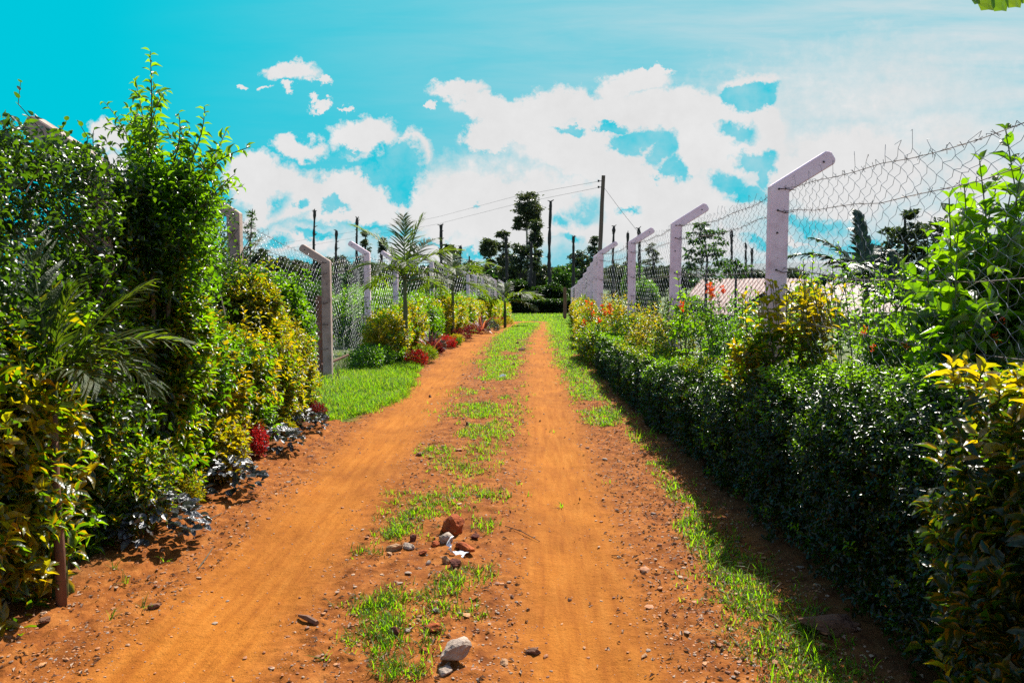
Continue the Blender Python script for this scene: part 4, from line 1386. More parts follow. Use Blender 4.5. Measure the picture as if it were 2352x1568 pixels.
def fence(label, posts, side, mats, bays, seed, toploose=1.0):
    """posts = [(x of road-side face, y, z of the bend)]; one fence: posts, mesh panels between them, barbed strands"""
    R = np.random.RandomState(seed)
    root = empty('fence', (posts[0][0], posts[0][1], 0), label, 'fence')
    for i, (x, y, z) in enumerate(posts):
        me = POST.copy()
        me.materials.append(M[mats[i]])
        o = bpy.data.objects.new('post', me)
        COL.objects.link(o)
        o.parent = root
        o.location = (x - root.location[0], y - root.location[1], z)
        o.rotation_euler = (R.normal() * .006, R.normal() * .006, R.normal() * .03)
        o.scale = (side, 1, 1)
        if y < 22:
            for tm in TIES:
                tobj = bpy.data.objects.new('hole_and_tie', tm)
                COL.objects.link(tobj)
                tobj.parent = o
    xs, ys_, zs = [np.array(v) for v in zip(*posts)]
    for i in range(len(posts) - 1):
        if not bays(i):
            continue
        y0, y1 = ys_[i], ys_[i + 1]
        ln = y1 - y0
        wd = .15 if y0 < 9 else (.2 if y0 < 14 else (.3 if y0 < 24 else .45))
        nx = int(ln / (wd / 2)) // 2 * 2
        hz = wd * .36
        nz = int(2.25 / hz)
        I, J = np.meshgrid(np.arange(nx + 1), np.arange(nz + 1), indexing='ij')
        t = I / nx
        yv = y0 + t * ln
        zb_ = np.interp(yv, ys_, zs)
        sag = .10 * np.sin(t * PI) * (fbm(yv * .8, 0, seed, 2) - .2)
        zv = zb_ - 2.22 + J / nz * (2.2 - sag) + (fbm(yv * 2, J * .12, 2.0, 2) - .5) * .04 * (J / nz) ** 2
        yv = yv + (fbm(yv * 1.6, J * .14, 7.0, 2) - .5) * .10 + R.normal(size=I.shape) * .003
        xv = np.interp(yv, ys_, xs) + side * (.11 + .06 * (fbm(yv * 1.5, J * .2, 3, 2) - .5))
        rough = np.clip((5.6 - yv) / 2.0, 0, 1) * (J / nz) ** 3 * toploose
        zv = zv + rough * (fbm(yv * 3, J * .25, 1.2, 2) - .4) * .22
        yv = yv + rough * (fbm(yv * 3, J * .3, 5.2, 2) - .5) * .25
        P = np.stack([xv, yv, zv], -1)
        ok = (I + J) % 2 == 0
        A, B = [], []
        for dj in (1, -1):
            si = slice(0, nx)
            if dj == 1:
                a_, b_, k = P[:-1, :-1], P[1:, 1:], ok[:-1, :-1]
            else:
                a_, b_, k = P[:-1, 1:], P[1:, :-1], ok[:-1, 1:]
            A.append(a_[k])
            B.append(b_[k])
        A, B = np.concatenate(A), np.concatenate(B)
        mid = (A + B) / 2 + np.array([side * .012, 0, 0])
        mb = MB()
        r = .0014 if y0 < 14 else (.0022 if y0 < 24 else .003)
        bowed = mid + np.stack([0 * A[:, 0], 0 * A[:, 0], np.where(A[:, 2] < B[:, 2], -.006, -.006)], -1) * (wd / .15)
        segs(mb, A, bowed, r)
        segs(mb, bowed, B, r)
        tp = P[:, nz][(np.arange(nx + 1) + nz) % 2 == 0]
        n = len(tp)
        up = tp + np.stack([R.normal(size=n) * .015, R.normal(size=n) * .03, R.uniform(.02, .07, n) * (1 + toploose * .5 * (tp[:, 1] < 6)) * (R.rand(n) < .7)], -1)
        hook = up + np.stack([R.normal(size=n) * .01, R.uniform(-.04, .04, n), R.uniform(-.035, .0, n)], -1)
        segs(mb, tp, up, r)
        segs(mb, up, hook, r)
        mb.build('wire_mesh', M['wire'], root)
    for hi, dz in enumerate([-.03, -.19, -.64, -.98, -1.35]):
        mb = MB()
        for i in range(len(posts) - 1):
            if not bays(i):
                continue
            k = 14
            t = np.linspace(0, 1, k)
            y = ys_[i] + t * (ys_[i + 1] - ys_[i])
            x = np.interp(y, ys_, xs) + side * (.10 + .03 * np.sin(t * PI))
            z = np.interp(y, ys_, zs) + dz - .05 * np.sin(t * PI) * (1 + .6 * math.sin(i * 2.1 + hi)) + (fbm(y * 2, hi + 0 * y, 4, 2) - .5) * .05
            P = np.stack([x, y, z], -1)
            r = .0022 if ys_[i] < 14 else .003
            tube(mb, P, r, 4)
            nb = int((ys_[i + 1] - ys_[i]) / .13)
            tb = (np.arange(nb) + .5) / nb
            C = np.stack([np.interp(tb, t, P[:, a]) for a in range(3)], -1)
            for _ in range(2):
                d = nrm(R.normal(size=(nb, 3)) * [1, .4, 1]) * .022
                segs(mb, C - d, C + d, .0016)
        mb.build('barbed_wire', M['rustwire'], root)
    return root


rp = [(1.86, 1.95, 2.3), (1.84, 6.2, 2.31), (1.845, 10.45, 2.32), (1.82, 14.7, 2.28), (1.63, 18.95, 2.235), (1.87, 23.2, 2.25), (2.10, 27.45, 2.137), (2.30, 31.7, 2.04), (2.45, 36, 1.82), (2.59, 40.2, 1.6), (2.72, 44.5, 1.48), (2.82, 48.7, 1.23), (2.80, 53, 1.0)]
fence('wire mesh fence on pale pink cranked posts along the shady hedge', rp, 1, ['concrete'] * 13, lambda i: True, 41)
lp = [(-2.50, 1.0, 2.3), (-2.54, 4.8, 2.31), (-3.10, 8.6, 2.31), (-3.06, 12.3, 1.88), (-3.48, 17.5, 2.18), (-3.55, 21.7, 2.11), (-3.08, 25.9, 2.18), (-3.02, 30.2, 1.98), (-2.55, 34.4, 1.80), (-2.5, 38.7, 1.74), (-2.4, 43, 1.68), (-2.24, 47, 1.58), (-2.05, 51, 1.5), (-1.65, 55, 1.33)]
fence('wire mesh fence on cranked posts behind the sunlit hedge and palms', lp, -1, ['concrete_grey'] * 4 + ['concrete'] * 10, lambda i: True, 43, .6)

# short wooden post with a low rail beside the corner post
root = empty('timber_post', (-3.28, 12.55, 0), 'short brown timber post with low rails beside the grey corner post', 'post')
mb = MB()
b = at(737, 880, 12.6)
tube(mb, [[b[0], 12.6, -.2], [b[0] + .01, 12.6, .6], [b[0], 12.6, at(737, 680, 12.6)[2]]], [.065, .062, .06], 10)
mb.build('post', M['stake'], root)
mb = MB()
for (xa, ya, xb, yb) in ((700, 872, 764, 850), (738, 838, 800, 815)):
    tube(mb, [at(xa, ya, 12.45), at((xa + xb) / 2, (ya + yb) / 2 + 2, 12.7), at(xb, yb, 13.0)], .022, 7)
mb.build('rail', M['stake'], root)
mb = MB()
a, c = at(1297, 722, 56), at(1297, 660, 56)
tube(mb, [[a[0], 56, -1.5], [a[0] + .02, 56, (a[2] + c[2]) / 2], c], [.13, .12, .11], 8)
tag(mb.build('wooden_post', M['stake'], loc=(a[0], 56, -1.25)), 'lone wooden post at the far hedge where the lane bends', 'post')


# ------------------------------------------------------------------ far hedge and trees
def crown(R, mb, clusters, per, L, asp, droop=1.2, mi=0, hang=.5, Y=None, tight=.5):
    """leaf clumps through ellipsoids given as (centre, radii)"""
    for c, r in clusters:
        r = np.asarray(r)
        n = int(per * (r[0] * r[2]) ** .8) + 40
        k = max(6, n // 20)
        cc = rdir(R, k) * R.uniform(.25, .95, (k, 1)) ** .6 * r + c
        idx = R.randint(0, k, n)
        P = cc[idx] + R.normal(size=(n, 3)) * (r.mean() * np.array([.20, .20, .085]))
        D = rdir(R, n) * [1, 1, .6] - [0, 0, hang]
        s = L * R.uniform(.6, 1.3, n)
        leaves(mb, P, D, rdir(R, n) + [0, 0, .5], s, s * asp, 'l2', droop, mi)


def tree(name, label, Y, trunk, ells, mat, bark, L=.4, asp=.4, per=420, group=None, seed=1, hang=.4, tr=None, cat='tree'):
    """trunk = [(xd, yd) ...] from the ground up in photo points at depth Y; ells = crown lumps (x, y, rx, ry)"""
    R = np.random.RandomState(seed)
    tp = [at(x, y, Y) for x, y in trunk]
    g = float(terr(0, Y))
    tp[0][2] = g - .2
    root = empty(name, (tp[0][0], Y, g), label, cat, group)
    mb = MB()
    r0 = tr if tr else .012 * (tp[-1][2] - g) + .05
    tube(mb, tp, np.linspace(r0, r0 * .35, len(tp)), 7)
    cl = []
    for x, y, rx, ry in ells:
        c = at(x, y, Y + R.normal() * rx / F * Y * .5)
        rr = np.array([rx, (rx + ry) / 2, ry]) / F * Y
        cl.append((c, rr))
        k = len(tp)
        a = tp[min(k - 1, max(1, int(np.argmin([abs(p[2] - (c[2] - rr[2])) for p in tp]))))]
        for j in range(3):
            e = c + R.normal(size=3) * rr * .45
            tube(mb, [a, (a + e) / 2 + R.normal(size=3) * .1 * rr, e], [r0 * .35, r0 * .22, r0 * .08], 5)
    mb.build('trunk', M[bark], root)
    fo = MB()
    crown(R, fo, cl, per, L, asp, hang=hang)
    fo.build('crown', M[mat], root)
    return root


bush('far_hedge', 'dark clipped hedge closing the view across the end of the lane', 'hedge', (at(1240, 720, 67)[0], 67.0, -1.3), (5.2, .7, .62), 4200, .15, 'small', .55, 'l2', 6.0, .12, .8, .2, 8, .6, .6, None, 8, 401, inner=.4)
# big dark shrubs behind that hedge
for i, (x, yt, rx, Y, lb) in enumerate([(1190, 640, 34, 70, 'dark glossy bush behind the far hedge under the tall eucalyptus'), (1235, 655, 34, 71, 'dark round bush behind the middle of the far hedge'), (1275, 650, 30, 70, 'dark bush behind the far hedge beside the thick bare trunk'),
                                        (1150, 660, 40, 72, 'dark bush where the far hedge meets the golden hedge'), (1110, 665, 50, 74, 'low dark bush behind the end of the palm row')]):
    a = at(x, yt, Y)
    bush('dark_bush', lb, 'bush', (a[0], Y, -1.3), (rx / F * Y, 1.2, (a[2] + 1.3) / 2), 900, .26, 'small', .5, 'l2', 2.4, .3, .8, .4, 8, .7, .6, 'dark bushes behind the far hedge', 5, 410 + i)

ET = 'eucalyptus trees on the skyline'
tree('eucalyptus', 'tallest eucalyptus with a domed crown on a bare pale stem', 110, [(1214, 700), (1213, 640), (1211, 580), (1210, 530), (1211, 490), (1212, 455)],
     [(1212, 460, 24, 20), (1205, 480, 24, 16), (1226, 478, 22, 17), (1194, 505, 14, 14), (1218, 500, 18, 10), (1234, 500, 10, 8), (1188, 520, 9, 8), (1205, 515, 9, 6)], 'euca', 'bark_pale', .42, .42, 560, ET, 501, tr=.2)
tree('eucalyptus', 'dense dark eucalyptus crown tucked beside the tallest one', 104, [(1228, 700), (1228, 640), (1228, 590), (1229, 540)],
     [(1232, 518, 14, 14), (1228, 540, 16, 14), (1225, 560, 14, 10), (1236, 552, 9, 12)], 'darktree', 'bark_dark', .4, .42, 760, ET, 502, tr=.22)
tree('eucalyptus', 'rounded eucalyptus on a thin clean stem beside the feathery one', 95, [(1126, 700), (1126, 640), (1126, 600), (1124, 570)],
     [(1122, 560, 16, 14), (1126, 580, 16, 14), (1114, 575, 9, 10), (1127, 602, 9, 9)], 'euca', 'bark', .40, .42, 1000, ET, 503, tr=.13)
tree('eucalyptus', 'feathery open eucalyptus with wispy top', 98, [(1155, 700), (1155, 640), (1156, 590), (1156, 550)],
     [(1148, 540, 9, 10), (1160, 535, 9, 10), (1145, 565, 8, 12), (1160, 565, 9, 12), (1150, 595, 10, 12), (1163, 600, 9, 12), (1155, 625, 14, 12)], 'euca', 'bark_dark', .36, .38, 700, ET, 504, tr=.15)
tree('eucalyptus', 'broad lower eucalyptus below the tallest crown', 100, [(1195, 700), (1195, 640), (1196, 590)],
     [(1190, 575, 16, 18), (1205, 570, 18, 16), (1215, 600, 20, 18), (1188, 605, 18, 16), (1232, 605, 14, 18), (1238, 580, 8, 12)], 'darktree', 'bark_dark', .4, .42, 520, ET, 505, tr=.2)
tree('eucalyptus', 'spreading dark eucalyptus behind the thick bare trunk', 120, [(1330, 700), (1330, 640), (1332, 600)],
     [(1326, 590, 20, 14), (1345, 600, 16, 14), (1318, 610, 14, 14), (1340, 620, 16, 12), (1300, 625, 16, 14)], 'darktree', 'bark_dark', .42, .42, 480, ET, 506, tr=.2)
tree('eucalyptus', 'slim dark eucalyptus beside the utility pole', 105, [(1366, 700), (1366, 640), (1366, 590), (1366, 560)],
     [(1365, 552, 9, 12), (1363, 575, 12, 14), (1368, 598, 12, 12), (1358, 615, 12, 12)], 'darktree', 'bark_dark', .36, .42, 700, ET, 507, tr=.18)
tree('eucalyptus', 'narrow feathery eucalyptus behind the leaning palm frond', 90, [(838, 700), (838, 640), (838, 580), (840, 540)],
     [(838, 535, 7, 12), (836, 555, 9, 12), (842, 575, 10, 12), (834, 600, 12, 16), (844, 625, 14, 14)], 'euca', 'bark_dark', .34, .38, 560, ET, 508, tr=.16)
tree('eucalyptus', 'small dark eucalyptus between the leaning frond and slim palm', 96, [(878, 700), (878, 620), (878, 560)],
     [(878, 556, 10, 10), (880, 572, 9, 8), (876, 610, 10, 16), (880, 640, 14, 14)], 'darktree', 'bark_dark', .36, .42, 560, ET, 509, tr=.16)
tree('eucalyptus', 'feathery tree between the third and fourth straight posts', 80, [(1500, 700), (1500, 620), (1500, 580)],
     [(1495, 572, 10, 14), (1506, 590, 10, 14), (1490, 610, 16, 18), (1510, 630, 16, 18), (1474, 640, 14, 16)], 'euca', 'bark_dark', .3, .38, 560, ET, 510, tr=.15)
tree('eucalyptus', 'dark full eucalyptus under the feathery open one', 108, [(1172, 700), (1172, 640), (1173, 600)],
     [(1172, 590, 16, 18), (1160, 615, 18, 18), (1184, 625, 20, 20), (1166, 648, 24, 20)], 'darktree', 'bark_dark', .42, .42, 560, ET, 511, tr=.2)
tree('eucalyptus', 'dark leafy eucalyptus between the dense crown and the tall knobbly trunk', 112, [(1245, 700), (1245, 640), (1245, 615)],
     [(1240, 622, 18, 16), (1228, 645, 24, 20), (1256, 648, 18, 18), (1206, 640, 22, 24)], 'darktree', 'bark_dark', .42, .42, 560, ET, 512, tr=.2)
tree('eucalyptus', 'round dark tree between the knobbly trunk and the crooked one', 90, [(1290, 700), (1290, 650), (1290, 630)],
     [(1290, 628, 20, 20), (1278, 650, 20, 20), (1304, 650, 20, 20), (1290, 670, 28, 18)], 'midtree', 'bark_dark', .36, .42, 560, ET, 513, tr=.2)
# tree line, one by one
TL = 'dark trees of the far tree line'
Rt = np.random.RandomState(17)
line = [(575, 590, 26), (600, 572, 26), (640, 588, 28), (672, 598, 26), (700, 603, 22), (745, 592, 26), (775, 588, 26), (812, 596, 24), (860, 604, 22), (905, 608, 26), (950, 610, 24), (1000, 600, 22), (1030, 560, 20), (1050, 604, 22), (1085, 600, 20), (1110, 608, 18),
        (1140, 622, 18), (1175, 612, 16), (1250, 625, 18), (1275, 612, 18), (1405, 606, 24), (1440, 600, 26), (1540, 610, 24), (1575, 615, 22), (1700, 622, 30), (1740, 618, 26), (1830, 616, 26)]
tl_lab = ['beyond the second leaning post', 'showing over the golden shrub', 'with a flat top above the bright green shrub', 'between the bright green shrub and the bare trunk', 'just before the tall bare trunk', 'behind the corner post', 'with a round top past the corner post',
          'between two bare trunks near the leaning frond', 'low behind the second straight post of the palm side', 'under the slim palm crown', 'half hidden by the slim palm crown', 'between the two palms', 'taller behind the bushy-headed palm', 'beside the bushy-headed palm',
          'past the bushy-headed palm', 'before the thin-stemmed eucalyptus', 'beneath the thin-stemmed eucalyptus', 'beneath the feathery eucalyptus', 'at the foot of the thick bare trunk', 'between the thick bare trunk and its neighbour', 'behind the fourth straight post',
          'between the third and fourth straight posts', 'beside the second straight post', 'just past the second straight post', 'above the rusty roof', 'touching the tallest straight post', 'above the pale roof']
for i, (x, yt, rx) in enumerate(line):
    Y = Rt.uniform(120, 170)
    yb_ = 668
    cy = (yt + yb_) / 2 - 6
    e = [(x + Rt.normal() * rx * .3, yt + 10, rx * .62, 12), (x - rx * .4, yt + 24, rx * .7, 16), (x + rx * .45, yt + 26, rx * .7, 16), (x, 645, rx * 1.1, 20)]
    tree('far_tree', 'dark far tree ' + tl_lab[i], Y, [(x, 690), (x, 660), (x, yt + 20)], e, 'darktree' if i % 3 else 'euca', 'bark_dark', .55, .42, 560, TL, 600 + i, tr=.25)
TL2 = 'mid-distance trees beyond the lane end'
mid = [(690, 600, 30, 'below the tall bare trunk by the corner post'), (760, 606, 34, 'just behind the corner post top'), (800, 600, 26, 'between the corner post and the second straight post'), (862, 612, 28, 'under the narrow feathery eucalyptus'), (925, 604, 32, 'behind the slim palm fronds'),
       (985, 606, 30, 'behind the gap between the palms'), (1040, 596, 30, 'over the bushy-headed palm'), (1092, 604, 30, 'beyond the distant fence posts'), (1140, 606, 28, 'under the rounded eucalyptus crown'), (1262, 604, 24, 'behind the tall knobbly bare trunk'),
       (1310, 604, 26, 'behind the crooked bare trunk'), (1350, 612, 26, 'behind the tightly packed posts'), (1420, 606, 28, 'behind the third straight post top'), (1465, 600, 26, 'beyond the third straight post'), (1515, 606, 28, 'before the second straight post'), (640, 596, 34, 'behind the bright green shrub at the hedge end')]
for i, (x, yt, rx, lb) in enumerate(mid):
    Y = Rt.uniform(82, 112)
    e = [(x + Rt.normal() * rx * .3 + q * rx, yt + 8 + abs(q) * 14 + Rt.uniform(0, 12), rx * Rt.uniform(.3, .5), Rt.uniform(8, 14)) for q in (-.7, -.3, 0, .3, .7)] + [(x - rx * .5, 640, rx * .7, 16), (x + rx * .5, 645, rx * .7, 16), (x, 668, rx, 16)]
    tree('far_tree', 'olive green tree ' + lb, Y, [(x, 695), (x + 2, 650), (x, yt + 16)], e, ['euca', 'midtree', 'darktree'][i % 3], 'bark_dark', .36, .42, 420, TL2, 650 + i, tr=.16)
# bluish wood on the horizon closes the gaps
mb = MB()
for k in range(260):
    x = Rt.uniform(-200, 420)
    Y = Rt.uniform(300, 380)
    h = Rt.uniform(4.5, 8.5)
    crown(Rt, mb, [(np.array([x, Y, -2.5 + h * .5]), np.array([3.5, 3, h * .5]))], 9, 1.2, .5)
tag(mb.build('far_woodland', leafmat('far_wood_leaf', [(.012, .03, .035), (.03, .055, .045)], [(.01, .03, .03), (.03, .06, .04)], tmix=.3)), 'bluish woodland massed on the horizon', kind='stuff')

# leafy trees behind the shady-side fence
tree('leafy_tree', 'leafy garden tree between the two tallest straight posts', 26, [(1620, 700), (1622, 640), (1624, 590), (1618, 545)],
     [(1612, 528, 24, 18), (1595, 545, 22, 18), (1640, 540, 20, 18), (1622, 565, 34, 20), (1590, 580, 18, 16), (1650, 570, 22, 20), (1600, 610, 34, 22), (1650, 610, 30, 20), (1625, 635, 46, 20)], 'midtree', 'bark_dark', .17, .42, 620, 'leafy garden trees beyond the shady fence', 701, tr=.06)
tree('leafy_tree', 'low dark garden tree above the rusty roof', 28, [(1690, 690), (1690, 640), (1688, 600)],
     [(1682, 602, 24, 16), (1700, 620, 22, 18), (1670, 625, 22, 18)], 'midtree', 'bark_dark', .18, .42, 600, 'leafy garden trees beyond the shady fence', 702, tr=.06)
tree('conifer', 'dark cypress-like tree behind the sagging mesh', 25, [(2080, 760), (2080, 640), (2080, 560), (2078, 490)],
     [(2082, 500, 16, 22), (2060, 540, 34, 26), (2105, 530, 24, 22), (2078, 580, 60, 30), (2120, 590, 40, 36), (2040, 600, 36, 30), (2080, 650, 80, 40), (2150, 540, 30, 36), (2170, 610, 50, 40)], 'darktree', 'bark_dark', .2, .42, 900, None, 703, hang=-.4, tr=.09)
for i, (x, yt, rx, Y, lb) in enumerate([(1480, 640, 40, 40, 'green bush beyond the mesh between third and fourth straight posts'), (1580, 665, 46, 34, 'green bush beyond the mesh under the garden tree'), (1455, 600, 26, 60, 'thin pale bush rising behind the third straight post')]):
    a = at(x, yt, Y)
    g = float(terr(0, Y))
    bush('field_bush', lb, 'bush', (a[0], Y, g - .1), (rx / F * Y, 1.0, (a[2] - g) / 2), 520, .16, 'green', .48, 'l2', 2.3, .3, .9, .3, 8, .7, .6, 'bushes in the garden beyond the shady fence', 5, 720 + i)
# and the greenery beyond the sunny-side fence
for i, (x, yt, rx, Y, lb) in enumerate([(720, 640, 60, 24, 'bushy green growth beyond the corner post'), (820, 650, 50, 26, 'green bush beyond the fence between the corner post and its neighbour'), (600, 600, 60, 22, 'leafy growth beyond the fence behind the golden shrub'), (890, 660, 40, 30, 'dark bush beyond the fence behind the slim palm')]):
    a = at(x, yt, Y)
    g = float(terr(0, Y))
    bush('field_bush', lb, 'bush', (a[0], Y, g - .1), (rx / F * Y, 1.0, (a[2] - g) / 2), 620, .12, 'green' if i % 2 else 'midtree', .48, 'l2', 2.3, .3, 1.2, .3, 8, .7, .6, 'bushes in the field beyond the sunny fence', 5, 730 + i)


def spiky_tree():
    R = np.random.RandomState(3)
    tree('young_conifer', 'wispy young conifer top peeping over the mesh past the second leaning post', 30, [(572, 640), (575, 560), (580, 480)], [(578, 500, 10, 18), (570, 525, 16, 16), (580, 550, 18, 18), (568, 580, 22, 20)], 'midtree', 'bark', .14, .25, 700, None, 705, hang=-.5, tr=.04)


spiky_tree()


# banana plants
def banana(label, B, lv, mat, seed, h, tr):
    R = np.random.RandomState(seed)
    root = empty('banana_plant', B, label, 'banana plant', 'banana plants')
    mb = MB()
    B = np.array(B, float)
    tube(mb, [B - [0, 0, .1], B + [.02, 0, h * .5], B + [0, 0, h]], [tr * 1.2, tr, tr * .7], 10)
    mb.build('trunk', M['gstem'], root, smooth=True)
    for az, el, ln, cu in lv:
        frond(root, B + [0, 0, h], rad(az), rad(el), ln, rad(cu), 34, ln * .075, ln * .22, R, mat, 'leaf_blade', .25, .02)
    return root


g = at(1990, 660, 24)
banana('dark banana plant with ragged leaves behind the sagging mesh', (g[0], 24, float(terr(0, 24))), [(170, 60, 2.6, 75), (140, 72, 2.4, 60), (200, 40, 2.2, 80), (60, 70, 2.4, 70), (10, 50, 2.2, 90), (-60, 60, 2.2, 95), (240, 55, 2.4, 85), (100, 85, 2.4, 20)], 'bananafar', 41, 1.35, .12)
g = at(2060, 680, 21)
banana('second dark banana plant nearer the mesh', (g[0], 21, float(terr(0, 21))), [(170, 60, 1.8, 75), (130, 75, 1.7, 60), (20, 50, 1.7, 80), (230, 50, 1.7, 85), (-60, 60, 1.7, 90), (80, 82, 1.7, 30)], 'bananafar', 42, .8, .10)


# banana leaf hanging into the top corner, carried by a plant just outside the frame
def near_banana():
    R = np.random.RandomState(5)
    B = np.array([3.35, 3.6, 0.0])
    root = empty('banana_plant', B, 'bright banana leaf hanging into the top corner of the sky', 'banana plant', 'banana plants')
    mb = MB()
    top = np.array([3.3, 3.65, 2.7])
    tube(mb, [B - [0, 0, .1], (B + top) / 2, top], [.13, .11, .08], 12)
    mb.build('trunk', M['gstem'], root, smooth=True)
    Y = 4.0
    # midrib runs just above the frame; the blade hangs below it in torn strips
    mb = MB()
    a0 = at(2560, -150, Y)
    a1 = at(2330, -95, Y - .1)
    a2 = at(2215, -45, Y - .15)
    t = np.linspace(0, 1, 14)[:, None]
    path = top * (1 - t) ** 3 + 3 * a0 * t * (1 - t) ** 2 + 3 * a1 * t ** 2 * (1 - t) + a2 * t ** 3
    tube(mb, path, np.linspace(.03, .006, 14), 7, 1)
    strips = [(2236, -40, 2240, 14, 16), (2268, -60, 2262, 28, 34), (2300, -80, 2292, 30, 34), (2332, -80, 2324, 22, 34), (2364, -80, 2356, 12, 34), (2396, -90, 2388, 4, 34), (2428, -100, 2420, -6, 34), (2460, -110, 2452, -16, 34)]
    for sx, sy, ex, ey, w in strips:
        A, E = at(sx, sy, Y - .1), at(ex, ey, Y - .16)
        s = np.linspace(0, 1, 6)
        wd = w / F * Y * .5 * 1.06
        rows = []
        for k in s:
            c = A * (1 - k) + E * k + np.array([0, -.03 * k * k, 0])
            q = wd * (1 if k < .9 else .72)
            rows += [c + [-q, .012, 0], c, c + [q, .012, 0]]
        V = np.array(rows)
        qd = np.array([[3 * i + j, 3 * i + j + 1, 3 * i + j + 4, 3 * i + j + 3] for i in range(5) for j in range(2)])
        mb.add(V, [qd], np.tile([.3, .5], (len(V), 1)))
    mb.build('leaf_blade', [M['banana'], M['gstem']], root)
    for az, el, ln, cu in [(20, 70, 1.6, 60), (80, 75, 1.6, 60), (-20, 60, 1.6, 80)]:
        frond(root, top, rad(az), rad(el), ln, rad(cu), 34, ln * .055, ln * .2, R, 'banana', 'leaf_blade', .25, .02)


near_banana()


# bare pollarded trunks
def bare_trunk(label, x, yt, yb_, Y, wpx, seed, lean=0):
    R = np.random.RandomState(seed)
    T, B = at(x + lean, yt, Y), at(x, yb_, Y)
    B[2] = float(terr(0, Y)) - .2
    n = 26
    t = np.linspace(0, 1, n)[:, None]
    pts = B * (1 - t) + T * t
    w = wpx / F * Y / 2
    pts[:, :2] += np.cumsum(R.normal(size=(n, 2)) * w * .12, 0) * np.sin(t * PI)
    rs = w * np.linspace(1.25, .75, n) * (1 + .22 * R.normal(size=n).clip(-1, 1.3))
    rs[-2:] *= [1.5, 1.2]
    mb = MB()
    tube(mb, pts, rs, 8)
    k = 22
    ti = R.uniform(.25, 1, k)
    P = np.stack([np.interp(ti, t[:, 0], pts[:, a]) for a in range(3)], -1)
    P = np.concatenate([P, np.repeat(pts[-1:], 5, 0)])
    d = rdir(R, len(P)) * [1, 1, .5] + [0, 0, .35]
    for p_, dd in zip(P, d):
        tube(mb, [p_, p_ + dd * w * R.uniform(1.2, 2.6)], [w * .4, w * .18], 5)
    tag(mb.build('bare_tree', M['bark_dark'], loc=(B[0], Y, B[2] + .2)), label, 'bare tree', 'bare pollarded trunks')


for i, a in enumerate([
        ('tallest thin bare trunk left of the leaning palm frond, standing behind the corner post', 723, 485, 690, 60, 6.5, 0), ('shorter bare trunk just past the corner post', 773, 530, 690, 62, 6.5, 0), ('bare trunk before the feathery eucalyptus and leaning frond', 820, 503, 690, 60, 6.5, 0),
        ('low bare trunk between the second straight post and slim palm', 877, 578, 690, 58, 7, 0), ('bare trunk between the crowns of the two palms', 1013, 518, 690, 56, 7, 0), ('bare trunk just past the bushy-headed palm', 1058, 566, 690, 60, 6, 0),
        ('bare trunk among the feathery eucalyptus foliage', 1164, 545, 690, 75, 6.5, -2), ('thick dark bare trunk under the dense eucalyptus crown', 1216, 560, 715, 70, 8, 4), ('tall knobbly bare trunk above the middle of the far hedge', 1264, 463, 715, 70, 7.5, 1), ('crooked bare trunk right beside the row of posts', 1315, 545, 700, 62, 7.5, 2),
        ('bare trunk just beyond the utility pole', 1410, 520, 690, 55, 6, 0), ('bare trunk touching the arm of the third straight post', 1467, 525, 690, 52, 7, 0), ('bare trunk behind the stem of the third straight post', 1442, 535, 690, 54, 6, 0), ('bare trunk between the garden tree and tallest straight post', 1680, 532, 650, 55, 6, 0),
        ('short bare trunk beside its shorter neighbour above the rusty roof', 1713, 560, 650, 58, 5.5, 0), ('shortest bare trunk above the rusty roof', 1727, 572, 650, 58, 5.5, 0)]):
    lb, x, yt, yb_, Y, w, ln = a
    bare_trunk(lb.replace(' left of the leaning palm frond, standing', ' standing'), x, yt, yb_, Y, w, 800 + i, ln)

# ------------------------------------------------------------------ utility poles and cables
pole = empty('utility_pole', at(1372, 700, 45) * [1, 1, 0] + [0, 0, -.88], 'leaning wooden utility pole beyond the row of posts', 'utility pole')
mb = MB()
T, Bp = at(1386, 404, 45), at(1371, 700, 45)
Bp[2] = -1.1
t = np.linspace(0, 1, 12)[:, None]
tube(mb, Bp * (1 - t) + T * t + np.random.RandomState(2).normal(size=(12, 3)) * .012, np.linspace(.14, .105, 12), 10)
mb.build('pole', M['pole'], pole)
mb = MB()
for yy_ in (416, 430):
    c = at(1383, yy_, 45)
    tube(mb, [c + [0, 0, 0], c + [-.22, 0, .0]], .022, 6)
    tube(mb, [c + [-.20, 0, -.05], c + [-.20, 0, .06]], .05, 8)
mb.build('insulator', M['cable'], pole)
pole2 = empty('utility_pole', at(1078, 690, 95) * [1, 1, 0] + [0, 0, -1.4], 'thin distant utility pole past the bushy-headed palm', 'utility pole')
mb = MB()
a, c = at(1078, 690, 95), at(1078, 588, 95)
a[2] = -1.5
tube(mb, [a, (a + c) / 2, c], [.12, .1, .09], 7)
tube(mb, [c + [-.4, 0, -.5], c + [.4, 0, -.5]], .04, 5)
mb.build('pole', M['pole'], pole2)
for lb, pts, r in [('upper cable running from the utility pole past the eucalyptus crown', [(1379, 416, 45), (1180, 452, 60), (1000, 500, 75), (720, 548, 95), (560, 572, 105)], .008),
                   ('lower cable running from the utility pole past the eucalyptus crown', [(1379, 430, 45), (1180, 470, 60), (1000, 516, 75), (720, 562, 95), (560, 585, 105)], .008),
                   ('steep guy wire slanting down from the utility pole', [(1388, 432, 45), (1425, 482, 42), (1468, 536, 38), (1520, 605, 34), (1600, 700, 30)], .012)]:
    mb = MB()
    P = np.array([at(*q) for q in pts])
    tt = np.linspace(0, len(P) - 1, 40)
    Q = np.stack([np.interp(tt, np.arange(len(P)), P[:, a]) for a in range(3)], -1)
    tube(mb, Q, r, 4)
    tag(mb.build('cable' if lb[0] != 's' else 'guy_wire', M['cable']), lb, 'cable')


